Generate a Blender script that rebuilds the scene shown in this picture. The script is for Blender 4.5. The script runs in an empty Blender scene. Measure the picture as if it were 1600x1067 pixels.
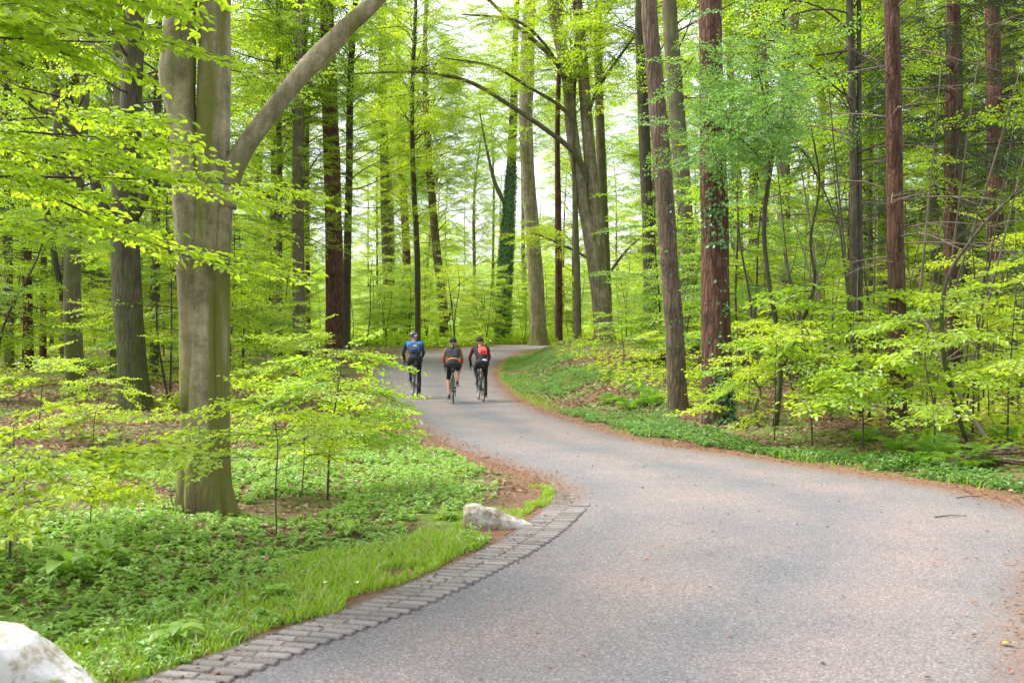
import bpy, math, random
import numpy as np
from mathutils import Vector, Matrix

R = math.radians
rng = np.random.default_rng(11)
random.seed(5)
scene = bpy.context.scene
col = scene.collection

# ------------------------------------------------------------------ camera, sky, sun, exposure
F = 1556.0            # focal length in photo pixels (35 mm on a 36 mm sensor, 1600 px wide)
EYE = 1.6
HZ = 522.0            # photo row of the horizon
cam_d = bpy.data.cameras.new('camera')
cam_d.lens = 35.0
cam_d.sensor_width = 36.0
cam_d.clip_start = 0.05
cam_d.clip_end = 2000
cam_d.dof.use_dof = True
cam_d.dof.focus_distance = 20.0
cam_d.dof.aperture_fstop = 5.6
cam = bpy.data.objects.new('camera', cam_d)
cam.location = (0, 0, EYE)
cam.rotation_euler = (R(90) - math.atan((533.5 - HZ) / F), 0, 0)
col.objects.link(cam)
scene.camera = cam

SUN_DIR = Vector((-0.52, 0.16, 0.84)).normalized()      # towards the sun
elev = math.asin(SUN_DIR.z)
azim = math.atan2(SUN_DIR.x, SUN_DIR.y)
world = bpy.data.worlds.new('World')
scene.world = world
world.use_nodes = True
wn = world.node_tree
wn.nodes.clear()
sky = wn.nodes.new('ShaderNodeTexSky')
sky.sky_type = 'NISHITA'
sky.sun_disc = False
sky.sun_elevation = elev
sky.sun_rotation = azim
sky.air_density = 1.0
sky.dust_density = 3.0
sky.ozone_density = 1.0
hs = wn.nodes.new('ShaderNodeHueSaturation')
hs.inputs['Saturation'].default_value = 0.30
bg = wn.nodes.new('ShaderNodeBackground')
bg.inputs['Strength'].default_value = 0.15
wo = wn.nodes.new('ShaderNodeOutputWorld')
wn.links.new(sky.outputs[0], hs.inputs['Color'])
wn.links.new(hs.outputs[0], bg.inputs['Color'])
wn.links.new(bg.outputs[0], wo.inputs['Surface'])

sun_d = bpy.data.lights.new('sun', 'SUN')
sun_d.energy = 1.5
sun_d.angle = R(25)
sun_d.color = (1.0, 0.96, 0.88)
sun = bpy.data.objects.new('sun', sun_d)
sun.rotation_euler = SUN_DIR.to_track_quat('Z', 'Y').to_euler()
sun.location = (0, 0, 30)
col.objects.link(sun)

vs = scene.view_settings
vs.view_transform = 'Standard'
vs.look = 'None'
vs.gamma = 1.0
vs.use_curve_mapping = False
vs.exposure = 1.58
scene.render.engine = 'CYCLES'
cy = scene.cycles
cy.max_bounces = 10
cy.diffuse_bounces = 6
cy.glossy_bounces = 2
cy.transmission_bounces = 8
cy.transparent_max_bounces = 4
cy.caustics_reflective = False
cy.caustics_refractive = False
cy.use_denoising = True
cy.sample_clamp_indirect = 8.0

# ------------------------------------------------------------------ helpers
def tag(o, label=None, cat=None, group=None, kind=None):
    if label: o['label'] = label
    if cat: o['category'] = cat
    if group: o['group'] = group
    if kind: o['kind'] = kind
    return o

def empty(name, loc=(0, 0, 0), rz=0.0, parent=None):
    o = bpy.data.objects.new(name, None)
    o.empty_display_size = 0.2
    o.location = loc
    o.rotation_euler = (0, 0, rz)
    if parent: o.parent = parent
    col.objects.link(o)
    return o

def thing(name, label, cat, loc=(0, 0, 0), rz=0.0, group=None):
    return tag(empty(name, loc, rz), label, cat, group)

def dup(root, loc, rz, scale=1.0, label=None):
    """copy of a thing with its parts and sub-parts (mesh data shared)"""
    def rec(o, parent):
        c = o.copy()
        col.objects.link(c)
        c.parent = parent
        for ch in list(o.children):
            rec(ch, c)
        return c
    r = rec(root, None)
    r.location = loc
    r.rotation_euler = (0, 0, rz)
    r.scale = (scale,) * 3 if not hasattr(scale, '__len__') else scale
    if label: r['label'] = label
    return r

class Geo:
    """collects vertices and faces; build() links them as ONE mesh object"""
    def __init__(s):
        s.V = []; s.Fc = []; s.n = 0
    def add(s, V, F, m=0):
        V = np.asarray(V, float).reshape(-1, 3)
        if isinstance(F, np.ndarray):
            F = [F]
        for f in F:
            if len(f):
                s.Fc.append((np.asarray(f, np.int64) + s.n, m))
        s.V.append(V); s.n += len(V)
    def mesh(s, name, mats, smooth=False):
        V = np.concatenate(s.V)
        me = bpy.data.meshes.new(name)
        me.vertices.add(len(V))
        me.vertices.foreach_set('co', V.astype(np.float32).ravel())
        loops = np.concatenate([f.ravel() for f, m in s.Fc])
        sizes = np.concatenate([np.full(len(f), f.shape[1]) for f, m in s.Fc])
        mi = np.concatenate([np.full(len(f), m) for f, m in s.Fc])
        me.loops.add(len(loops))
        me.loops.foreach_set('vertex_index', loops.astype(np.int32))
        me.polygons.add(len(sizes))
        st = np.concatenate([[0], np.cumsum(sizes)[:-1]])
        me.polygons.foreach_set('loop_start', st.astype(np.int32))
        me.polygons.foreach_set('material_index', mi.astype(np.int32))
        if not hasattr(smooth, '__len__'):
            me.polygons.foreach_set('use_smooth', np.full(len(sizes), bool(smooth)))
        else:
            me.polygons.foreach_set('use_smooth', np.array([bool(smooth[k]) for k in mi]))
        me.update(calc_edges=True)
        me.validate()
        for m in (mats if isinstance(mats, (list, tuple)) else [mats]):
            me.materials.append(m)
        return me
    def build(s, name, mats, parent=None, smooth=False):
        o = bpy.data.objects.new(name, s.mesh(name, mats, smooth))
        if parent: o.parent = parent
        col.objects.link(o)
        return o

def from_mesh(name, me, parent=None, loc=(0, 0, 0), rz=0.0, scale=1.0):
    o = bpy.data.objects.new(name, me)
    o.location = loc
    o.rotation_euler = (0, 0, rz)
    o.scale = (scale,) * 3
    if parent: o.parent = parent
    col.objects.link(o)
    return o

def catmull(P, n):
    """n samples through the control points"""
    P = np.asarray(P, float)
    Q = np.vstack([2 * P[0] - P[1], P, 2 * P[-1] - P[-2]])
    t = np.linspace(0, len(P) - 1, n)
    i = np.minimum(t.astype(int), len(P) - 2)
    u = (t - i)[:, None]
    a, b, c, d = Q[i], Q[i + 1], Q[i + 2], Q[i + 3]
    return 0.5 * (2 * b + (c - a) * u + (2 * a - 5 * b + 4 * c - d) * u ** 2 + (3 * b - a - 3 * c + d) * u ** 3)

def vnoise(x, y, seed=0):
    """smooth value noise in 2d, -1..1"""
    def h(i, j):
        v = np.sin(i * 127.1 + j * 311.7 + seed * 74.7) * 43758.5453
        return (v - np.floor(v)) * 2 - 1
    x = np.asarray(x, float); y = np.asarray(y, float)
    i = np.floor(x); j = np.floor(y)
    u = x - i; v = y - j
    u = u * u * (3 - 2 * u); v = v * v * (3 - 2 * v)
    return (h(i, j) * (1 - u) + h(i + 1, j) * u) * (1 - v) + (h(i, j + 1) * (1 - u) + h(i + 1, j + 1) * u) * v

def sstep(a, b, x):
    t = np.clip((np.asarray(x, float) - a) / (b - a), 0, 1)
    return t * t * (3 - 2 * t)

def norm(v):
    v = np.asarray(v, float)
    return v / np.maximum(np.linalg.norm(v, axis=-1, keepdims=True), 1e-9)

def tube(P, r, k=8, rough=0.0, seed=0, flare=None, cap=True, squash=None):
    """tapered tube along P with radii r; returns V, [faces]"""
    P = np.asarray(P, float); m = len(P)
    r = np.broadcast_to(np.asarray(r, float), (m,)).copy()
    T = norm(np.gradient(P, axis=0))
    ref = np.array([0., 1., 0.]) if abs(T[0][1]) < 0.8 else np.array([1., 0., 0.])
    U = np.zeros_like(P); u = norm(np.cross(T[0], ref))
    for i in range(m):
        u = u - T[i] * np.dot(u, T[i]); u = u / max(np.linalg.norm(u), 1e-9)
        U[i] = u
    W = np.cross(T, U)
    a = np.arange(k) / k * 2 * np.pi
    rr = np.repeat(r[:, None], k, 1)
    if rough:
        L = np.concatenate([[0], np.cumsum(np.linalg.norm(np.diff(P, axis=0), axis=1))])
        rm = max(r.mean(), 1e-4)
        ca, sa = np.cos(a)[None], np.sin(a)[None]
        zz = L[:, None] / rm * 0.25
        n1 = vnoise(ca * 1.3 + 10 + 0 * zz, sa * 1.3 + zz, seed)
        n2 = vnoise(ca * 3.1 + 30 + 0 * zz, sa * 3.1 + zz * 0.6, seed + 9)
        rr = rr * (1 + rough * n1 + rough * 0.6 * n2)
    if flare is not None:
        amp, hgt, lobes = flare
        L = np.concatenate([[0], np.cumsum(np.linalg.norm(np.diff(P, axis=0), axis=1))])
        e = np.exp(-L / hgt)[:, None]
        lob = 0.55 + 0.45 * np.cos(lobes * a + seed * 1.7)[None] + 0.25 * np.cos((lobes + 2) * a + seed)[None]
        rr = rr * (1 + amp * e * lob)
    V = P[:, None] + rr[..., None] * (np.cos(a)[None, :, None] * U[:, None] + np.sin(a)[None, :, None] * W[:, None])
    if squash is not None:
        pass
    V = V.reshape(-1, 3)
    i = np.arange(m - 1)[:, None] * k; j = np.arange(k)[None]; j2 = (j + 1) % k
    q = np.stack([i + j, i + j2, i + k + j2, i + k + j], -1).reshape(-1, 4)
    fs = [q]
    if cap:
        c = len(V)
        V = np.vstack([V, P[-1] + T[-1] * r[-1] * 0.3, P[0]])
        jj = np.arange(k)
        b = (m - 1) * k
        fs.append(np.stack([b + jj, b + (jj + 1) % k, np.full(k, c)], -1))
        fs.append(np.stack([(jj + 1) % k, jj, np.full(k, c + 1)], -1))
    return V, fs

def box(cx, cy, cz, sx, sy, sz, rot=None):
    v = np.array([[x, y, z] for z in (-.5, .5) for y in (-.5, .5) for x in (-.5, .5)]) * [sx, sy, sz]
    if rot is not None: v = v @ np.asarray(rot).T
    f = np.array([[0, 2, 3, 1], [4, 5, 7, 6], [0, 1, 5, 4], [2, 6, 7, 3], [0, 4, 6, 2], [1, 3, 7, 5]])
    return v + [cx, cy, cz], f

def ellipsoid(c, rad, n=12, m=8, rot=None):
    th = np.linspace(0, np.pi, m + 1); ph = np.arange(n) / n * 2 * np.pi
    V = np.array([[np.sin(t) * np.cos(p), np.sin(t) * np.sin(p), np.cos(t)] for t in th for p in ph]) * rad
    if rot is not None: V = V @ np.asarray(rot).T
    V = V + np.asarray(c)
    q = [[i * n + j, (i + 1) * n + j, (i + 1) * n + (j + 1) % n, i * n + (j + 1) % n] for i in range(m) for j in range(n)]
    return V, np.array(q)

def leaf_geo(C, D, N, L, W, rich=False):
    """leaves: base C, direction D, normal N, length L, width W -> V, F"""
    n = len(C); D = norm(D); S = norm(np.cross(N, D)); N = np.cross(D, S)
    L = np.broadcast_to(L, (n,))[:, None]; W = np.broadcast_to(W, (n,))[:, None]
    if rich:
        pts = [C, C + D * L * .3 + S * W * .47 + N * W * .16, C + D * L * .68 + S * W * .40 + N * W * .10,
               C + D * L - N * L * .14, C + D * L * .68 - S * W * .40 + N * W * .10, C + D * L * .3 - S * W * .47 + N * W * .16]
        V = np.stack(pts, 1).reshape(-1, 3)
        b = np.arange(n)[:, None] * 6
        return V, [np.vstack([b + [0, 1, 2, 3], b + [0, 3, 4, 5]])]
    pts = [C, C + D * L * .45 + S * W * .5 + N * W * .15, C + D * L - N * L * .12, C + D * L * .45 - S * W * .5 + N * W * .15]
    V = np.stack(pts, 1).reshape(-1, 3)
    b = np.arange(n)[:, None] * 4
    return V, [np.vstack([b + [0, 2, 1], b + [0, 3, 2]])[:, ::-1]]

# ------------------------------------------------------------------ materials
def new_mat(name):
    m = bpy.data.materials.new(name); m.use_nodes = True
    nt = m.node_tree; nt.nodes.clear()
    out = nt.nodes.new('ShaderNodeOutputMaterial')
    return m, nt, out

def N_(nt, t, **kw):
    n = nt.nodes.new(t)
    for k, v in kw.items():
        if k in ('operation', 'blend_type', 'data_type', 'feature', 'noise_dimensions', 'attribute_name', 'distance', 'wave_type', 'bands_direction'):
            setattr(n, k, v)
        else:
            n.inputs[k].default_value = v
    return n

def ramp(nt, src, stops):
    r = nt.nodes.new('ShaderNodeValToRGB')
    el = r.color_ramp.elements
    while len(el) > 1: el.remove(el[-1])
    el[0].position = stops[0][0]; el[0].color = (*stops[0][1], 1)
    for p, c in stops[1:]:
        e = el.new(p); e.color = (*c, 1)
    nt.links.new(src, r.inputs[0])
    return r.outputs[0]

def mix(nt, fac, a, b, mode='MIX'):
    n = nt.nodes.new('ShaderNodeMix'); n.data_type = 'RGBA'; n.blend_type = mode
    for s, v in ((n.inputs[0], fac), (n.inputs[6], a), (n.inputs[7], b)):
        if hasattr(v, 'is_linked') or hasattr(v, 'links'): nt.links.new(v, s)
        elif isinstance(v, (int, float)): s.default_value = v
        else: s.default_value = (*v, 1)
    return n.outputs[2]

def leaf_mat(name, c1, c2, trans=1.35, tmix=0.5, gloss=0.05, yellow=(1.25, 1.08, 0.8)):
    m, nt, out = new_mat(name)
    g = nt.nodes.new('ShaderNodeNewGeometry')
    oi = nt.nodes.new('ShaderNodeObjectInfo')
    c = ramp(nt, g.outputs['Random Per Island'], [(0, c1), (1, c2)])
    f = N_(nt, 'ShaderNodeMath', operation='MULTIPLY'); nt.links.new(oi.outputs['Random'], f.inputs[0]); f.inputs[1].default_value = 0.75
    c = mix(nt, f.outputs[0], c, tuple(min(1, a * b) for a, b in zip(c2, yellow)))
    d = nt.nodes.new('ShaderNodeBsdfDiffuse'); t = nt.nodes.new('ShaderNodeBsdfTranslucent')
    nt.links.new(c, d.inputs[0])
    tc = mix(nt, 1.0, c, (trans * 1.05, trans, trans * 0.6), 'MULTIPLY')
    nt.links.new(tc, t.inputs[0])
    ms = nt.nodes.new('ShaderNodeMixShader'); ms.inputs[0].default_value = tmix
    nt.links.new(d.outputs[0], ms.inputs[1]); nt.links.new(t.outputs[0], ms.inputs[2])
    gl = nt.nodes.new('ShaderNodeBsdfGlossy'); gl.inputs['Roughness'].default_value = 0.42
    gl.inputs[0].default_value = (0.9, 0.95, 0.9, 1)
    m2 = nt.nodes.new('ShaderNodeMixShader'); m2.inputs[0].default_value = gloss
    nt.links.new(ms.outputs[0], m2.inputs[1]); nt.links.new(gl.outputs[0], m2.inputs[2])
    nt.links.new(m2.outputs[0], out.inputs[0])
    return m

def plain(name, c, rough=0.6, metal=0.0, var=0.0, scale=30.0):
    m, nt, out = new_mat(name)
    p = nt.nodes.new('ShaderNodeBsdfPrincipled')
    p.inputs['Roughness'].default_value = rough; p.inputs['Metallic'].default_value = metal
    if var:
        tc = nt.nodes.new('ShaderNodeTexCoord')
        n = N_(nt, 'ShaderNodeTexNoise', Scale=scale, Detail=4.0)
        nt.links.new(tc.outputs['Object'], n.inputs['Vector'])
        nt.links.new(ramp(nt, n.outputs[0], [(0.3, tuple(x * (1 - var) for x in c)), (0.7, tuple(min(1, x * (1 + var)) for x in c))]), p.inputs['Base Color'])
    else:
        p.inputs['Base Color'].default_value = (*c, 1)
    nt.links.new(p.outputs[0], out.inputs[0])
    return m

def bark_mat(name, c_lo, c_hi, moss, moss_amt, vstretch=0.15, scale=14.0, bump=0.6, fiss=0.0, lent=0.0):
    m, nt, out = new_mat(name)
    geo = nt.nodes.new('ShaderNodeNewGeometry')
    mp = nt.nodes.new('ShaderNodeMapping'); mp.inputs['Scale'].default_value = (1, 1, vstretch)
    nt.links.new(geo.outputs['Position'], mp.inputs[0])
    n1 = N_(nt, 'ShaderNodeTexNoise', Scale=scale, Detail=6.0, Roughness=0.65)
    nt.links.new(mp.outputs[0], n1.inputs['Vector'])
    n2 = N_(nt, 'ShaderNodeTexNoise', Scale=2.3, Detail=3.0)
    nt.links.new(geo.outputs['Position'], n2.inputs['Vector'])
    base = ramp(nt, n1.outputs[0], [(0.30, c_lo), (0.52, tuple((a + b) / 2 for a, b in zip(c_lo, c_hi))), (0.72, c_hi)])
    # larger blotches
    blot = ramp(nt, n2.outputs[0], [(0.35, (0.72, 0.72, 0.72)), (0.65, (1.15, 1.13, 1.1))])
    base = mix(nt, 1.0, base, blot, 'MULTIPLY')
    if lent:                                    # short dark horizontal scars of smooth bark, and pale lichen blotches
        mpl = nt.nodes.new('ShaderNodeMapping'); mpl.inputs['Scale'].default_value = (1, 1, 4.0)
        nt.links.new(geo.outputs['Position'], mpl.inputs[0])
        nl = N_(nt, 'ShaderNodeTexNoise', Scale=24.0, Detail=9.0, Roughness=0.72); nt.links.new(mpl.outputs[0], nl.inputs['Vector'])
        base = mix(nt, lent, base, mix(nt, 1.0, base, ramp(nt, nl.outputs[0], [(0.36, (0.55, 0.53, 0.5)), (0.45, (1, 1, 1)), (0.6, (1, 1, 1)), (0.7, (1.3, 1.3, 1.28))]), 'MULTIPLY'))
        nw = N_(nt, 'ShaderNodeTexNoise', Scale=6.0, Detail=12.0, Roughness=0.78); nt.links.new(geo.outputs['Position'], nw.inputs['Vector'])
        base = mix(nt, 1.0, base, ramp(nt, nw.outputs[0], [(0.38, (0.62, 0.60, 0.55)), (0.5, (1, 1, 1)), (0.64, (1.28, 1.27, 1.27))]), 'MULTIPLY')
    # algae and moss, thicker near the foot and in broad vertical streaks
    mp2 = nt.nodes.new('ShaderNodeMapping'); mp2.inputs['Scale'].default_value = (1, 1, 0.10)
    nt.links.new(geo.outputs['Position'], mp2.inputs[0])
    n3 = N_(nt, 'ShaderNodeTexNoise', Scale=7.0, Detail=5.0, Roughness=0.6)
    nt.links.new(mp2.outputs[0], n3.inputs['Vector'])
    sx = nt.nodes.new('ShaderNodeSeparateXYZ'); nt.links.new(geo.outputs['Position'], sx.inputs[0])
    hgt = N_(nt, 'ShaderNodeMapRange'); nt.links.new(sx.outputs[2], hgt.inputs[0])
    hgt.inputs[1].default_value = 0.0; hgt.inputs[2].default_value = 2.4; hgt.inputs[3].default_value = 0.27; hgt.inputs[4].default_value = 0.0
    ad = N_(nt, 'ShaderNodeMath', operation='ADD'); nt.links.new(n3.outputs[0], ad.inputs[0]); nt.links.new(hgt.outputs[0], ad.inputs[1])
    mr = N_(nt, 'ShaderNodeMapRange'); nt.links.new(ad.outputs[0], mr.inputs[0])
    mr.inputs[1].default_value = 0.48; mr.inputs[2].default_value = 0.64; mr.inputs[3].default_value = 0; mr.inputs[4].default_value = moss_amt
    c = mix(nt, mr.outputs[0], base, moss)
    p = nt.nodes.new('ShaderNodeBsdfPrincipled'); p.inputs['Roughness'].default_value = 0.85
    p.inputs['Specular IOR Level'].default_value = 0.25
    hsrc = n1.outputs[0]
    if fiss:
        v = N_(nt, 'ShaderNodeTexVoronoi', Scale=scale * 1.1, feature='DISTANCE_TO_EDGE')
        mp3 = nt.nodes.new('ShaderNodeMapping'); mp3.inputs['Scale'].default_value = (1, 1, 0.16)
        nt.links.new(geo.outputs['Position'], mp3.inputs[0])
        wv = nt.nodes.new('ShaderNodeVectorMath'); wv.operation = 'ADD'
        n5 = N_(nt, 'ShaderNodeTexNoise', Scale=9.0, Detail=2.0); nt.links.new(geo.outputs['Position'], n5.inputs['Vector'])
        sc = nt.nodes.new('ShaderNodeVectorMath'); sc.operation = 'SCALE'; sc.inputs['Scale'].default_value = 0.05
        nt.links.new(n5.outputs['Color'], sc.inputs[0])
        nt.links.new(mp3.outputs[0], wv.inputs[0]); nt.links.new(sc.outputs[0], wv.inputs[1])
        nt.links.new(wv.outputs[0], v.inputs['Vector'])
        fr = ramp(nt, v.outputs['Distance'], [(0.0, (0.35, 0.33, 0.32)), (0.10, (0.8, 0.8, 0.8)), (0.3, (1.05, 1.05, 1.05))])
        c = mix(nt, fiss, c, mix(nt, 1.0, c, fr, 'MULTIPLY'))
        hm = N_(nt, 'ShaderNodeMath', operation='MULTIPLY_ADD'); nt.links.new(v.outputs['Distance'], hm.inputs[0]); hm.inputs[1].default_value = 1.6
        nt.links.new(n1.outputs[0], hm.inputs[2]); hsrc = hm.outputs[0]
    nt.links.new(c, p.inputs['Base Color'])
    b = N_(nt, 'ShaderNodeBump', Strength=bump, Distance=0.03)
    nt.links.new(hsrc, b.inputs['Height']); nt.links.new(b.outputs[0], p.inputs['Normal'])
    nt.links.new(p.outputs[0], out.inputs[0])
    return m

M = {}
M['leaf_beech'] = leaf_mat('beech_leaf', (0.17, 0.31, 0.012), (0.31, 0.44, 0.03), trans=1.9, tmix=0.58)
M['leaf_near'] = leaf_mat('near_beech_leaf', (0.20, 0.36, 0.018), (0.33, 0.47, 0.04), trans=1.75, tmix=0.55)
M['leaf_far_lit'] = leaf_mat('far_lit_leaf', (0.24, 0.41, 0.04), (0.38, 0.52, 0.085), trans=1.75, tmix=0.58)  # paler beech leaf: the stronger light of the distance is painted in
M['leaf_dark'] = leaf_mat('shaded_wood_leaf', (0.09, 0.20, 0.02), (0.17, 0.32, 0.03), trans=1.8, tmix=0.55)  # darker beech leaf: shade inside the wood is put into the colour
M['leaf_blue'] = leaf_mat('bluish_leaf', (0.10, 0.225, 0.045), (0.19, 0.37, 0.085), trans=1.6, tmix=0.5, yellow=(1, 1, 1))
M['leaf_ivy'] = leaf_mat('ivy_leaf', (0.04, 0.15, 0.03), (0.11, 0.30, 0.06), trans=1.0, tmix=0.25, gloss=0.10, yellow=(1, 1, 1))
M['leaf_herb'] = leaf_mat('herb_leaf', (0.135, 0.265, 0.042), (0.285, 0.45, 0.085), trans=1.85, tmix=0.4, yellow=(1, 1, 1))
M['leaf_herb_deep'] = leaf_mat('deep_herb_leaf', (0.085, 0.20, 0.038), (0.19, 0.35, 0.07), trans=1.6, tmix=0.4, yellow=(1, 1, 1))
M['leaf_fern'] = leaf_mat('fern_leaf', (0.16, 0.35, 0.02), (0.25, 0.44, 0.035), trans=1.3, tmix=0.45, yellow=(1, 1, 1))
M['grass'] = leaf_mat('grass_blade', (0.13, 0.31, 0.012), (0.34, 0.50, 0.04), trans=1.5, tmix=0.4, yellow=(1, 1, 1))
M['straw'] = leaf_mat('straw_blade', (0.34, 0.28, 0.12), (0.5, 0.44, 0.22), trans=1.0, tmix=0.3, yellow=(1, 1, 1))
M['needle'] = leaf_mat('conifer_needle', (0.03, 0.07, 0.02), (0.07, 0.12, 0.03), trans=1.0, tmix=0.2, yellow=(1, 1, 1))
M['litter'] = leaf_mat('dead_leaf', (0.11, 0.055, 0.03), (0.38, 0.25, 0.165), trans=1.0, tmix=0.15, gloss=0.03, yellow=(1, 1, 1))
M['needle_litter'] = leaf_mat('brown_debris', (0.15, 0.075, 0.045), (0.34, 0.19, 0.11), trans=1.0, tmix=0.1, gloss=0.02, yellow=(1, 1, 1))
M['bark_beech'] = bark_mat('beech_bark', (0.20, 0.165, 0.118), (0.43, 0.37, 0.28), (0.15, 0.155, 0.03), 0.9, vstretch=0.12, scale=11.0, bump=0.9, lent=0.85)
M['bark_grey'] = bark_mat('grey_bark', (0.11, 0.095, 0.065), (0.23, 0.20, 0.14), (0.11, 0.13, 0.03), 0.8, vstretch=0.15, scale=12.0, bump=0.5)
M['bark_red'] = bark_mat('red_bark', (0.085, 0.040, 0.028), (0.23, 0.118, 0.085), (0.08, 0.085, 0.04), 0.25, vstretch=0.2, scale=13.0, bump=1.0, fiss=0.9)
M['bark_pale'] = bark_mat('pinkish_bark', (0.13, 0.088, 0.062), (0.26, 0.195, 0.145), (0.10, 0.11, 0.04), 0.3, vstretch=0.2, scale=13.0, bump=0.9, fiss=0.7)
M['bark_dark'] = bark_mat('dark_bark', (0.055, 0.047, 0.034), (0.145, 0.125, 0.088), (0.085, 0.115, 0.025), 0.7, vstretch=0.2, scale=14.0, bump=0.7, fiss=0.4)
M['twig'] = plain('twig_bark', (0.075, 0.058, 0.042), 0.85, var=0.3, scale=8)
M['dead_twig'] = plain('dead_twig_bark', (0.20, 0.15, 0.11), 0.9, var=0.3, scale=8)
M['pale_wood'] = plain('bare_pale_wood', (0.30, 0.25, 0.17), 0.8, var=0.25, scale=10)

# ------------------------------------------------------------------ the lie of the land
def base_h(y):
    y = np.asarray(y, float)
    k = 2.5
    h = 0.021 * k * np.log1p(np.exp(np.clip((y - 24) / k, -40, 40)))
    big = np.where((y - 24) / k > 40, 0.021 * (y - 24), h)
    return big + 15 * sstep(105, 270, y)

def gpb(px, py):
    """photo pixel -> point on the ground without banks"""
    dx, dz = (px - 800) / F, -(py - HZ) / F
    lo, hi = 1.0, 110.0
    for _ in range(60):
        y = (lo + hi) / 2
        if EYE + dz * y > base_h(y): lo = y
        else: hi = y
    return np.array([dx * lo, lo])

def P2(a): return np.array(a, float)
LP = [P2((-7, -4)), P2((-3.5, 1.7)), P2((-2.35, 3.5)), gpb(230, 1067), gpb(400, 1005), gpb(560, 950), gpb(700, 890), gpb(790, 845), gpb(845, 805),
      gpb(868, 782), gpb(872, 766), gpb(838, 745), gpb(790, 728), gpb(745, 711), gpb(690, 690), gpb(640, 657), gpb(600, 627), gpb(570, 600),
      gpb(572, 586), gpb(597, 570), gpb(640, 556), gpb(690, 547), gpb(760, 541.5), gpb(815, 538.5), P2((9, 71.5)), P2((21, 74.5)), P2((46, 79))]
RP = [P2((1.3, -4)), P2((1.6, 1.5)), P2((2.0, 3.0)), P2((2.5, 4.5)), P2((2.85, 5.2)), P2((3.45, 6.3)), P2((4.1, 7.3)), P2((4.6, 8.2)), P2((4.8, 9.0)),
      gpb(1520, 772), gpb(1450, 758), gpb(1300, 735), gpb(1160, 713), gpb(1070, 700), gpb(990, 686), gpb(895, 659), gpb(815, 630), gpb(782, 603),
      gpb(772, 583), gpb(778, 569), gpb(797, 556), gpb(820, 547), P2((4, 63.2)), P2((9, 66)), P2((14.5, 68)), P2((23, 70.3)), P2((46, 74.5))]
NR = 260
LE = catmull(LP, NR); RE = catmull(RP, NR)
RING = np.vstack([LE[::2], RE[::-2]])

def road_d(x, y):
    """signed distance to the road's edge, positive on the verge"""
    x = np.asarray(x, float).ravel(); y = np.asarray(y, float).ravel()
    best = np.full(len(x), 1e9); inside = np.zeros(len(x), bool)
    A = RING; B = np.roll(RING, -1, 0)
    for (ax, ay), (bx, by) in zip(A, B):
        ex, ey = bx - ax, by - ay
        l2 = ex * ex + ey * ey
        if l2 < 1e-12: continue
        t = np.clip(((x - ax) * ex + (y - ay) * ey) / l2, 0, 1)
        best = np.minimum(best, (x - ax - t * ex) ** 2 + (y - ay - t * ey) ** 2)
        if ay != by:
            c = ((ay > y) != (by > y)) & (x < ex * (y - ay) / ey + ax)
            inside ^= c
    d = np.sqrt(best)
    return np.where(inside, -d, d)

ry, ri = np.unique(RE[:, 1], return_index=True)
def right_of(x, y):
    return x > np.interp(y, RE[60:215, 1], RE[60:215, 0]) - 0.05

def ground(x, y, d=None):
    x = np.asarray(x, float); y = np.asarray(y, float); sh = np.broadcast(x, y).shape
    x = np.broadcast_to(x, sh).ravel(); y = np.broadcast_to(y, sh).ravel()
    if d is None: d = road_d(x, y)
    b = base_h(y)
    out = sstep(0.35, 1.9, d)
    n = 0.07 * vnoise(x * .45, y * .45, 3) + 0.035 * vnoise(x * 1.3, y * 1.3, 8)
    rt = right_of(x, y) & (y > 9) & (y < 66)
    A = np.interp(y, [8, 12, 17, 24, 32, 42, 52, 60, 66], [0.12, 0.14, 0.2, 0.40, 0.72, 0.86, 0.76, 0.34, 0.0])
    A = A * (1 - 0.75 * sstep(6, 22, x))
    n = n + np.where(rt, A * sstep(0.35, 3.2, d), 0)
    lf = (~right_of(x, y)) & (y < 60)
    n = n + np.where(lf, 0.08 * sstep(0.4, 2.4, d) , 0)
    z = b - 0.006 + 0.016 * sstep(-0.05, 0.2, d) + out * n - 0.05 * sstep(0.05, 0.6, -d) * (d < 0)
    return z.reshape(sh) if sh else float(z[0])

def gp(px, py):
    """photo pixel -> point on the ground with banks"""
    dx, dz = (px - 800) / F, -(py - HZ) / F
    ys = np.concatenate([np.arange(2, 30, .05), np.arange(30, 110, .2)])
    g = ground(dx * ys, ys)
    ray = EYE + dz * ys
    i = np.argmax(ray <= g)
    if ray[i] > g[i]: i = len(ys) - 1
    return np.array([dx * ys[i], ys[i], g[i]])

# ------------------------------------------------------------------ ground sheet
ys = np.concatenate([np.arange(-10, 2, 1.0), np.arange(2, 30, .25), np.arange(30, 84, .7), np.arange(84, 130, 4), np.arange(130, 720, 20)])
xs = np.concatenate([-np.geomspace(14, 420, 34)[::-1], np.arange(-13.5, 13.6, .3), np.geomspace(14, 420, 34)])
X, Y = np.meshgrid(xs, ys)
D_all = road_d(X, Y)
Z = ground(X, Y, D_all)
g = Geo()
nx, ny = len(xs), len(ys)
ii = (np.arange(ny - 1)[:, None] * nx + np.arange(nx - 1)[None]).ravel()
g.add(np.stack([X.ravel(), Y.ravel(), Z.ravel()], -1), np.stack([ii, ii + 1, ii + 1 + nx, ii + nx], -1))

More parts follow.
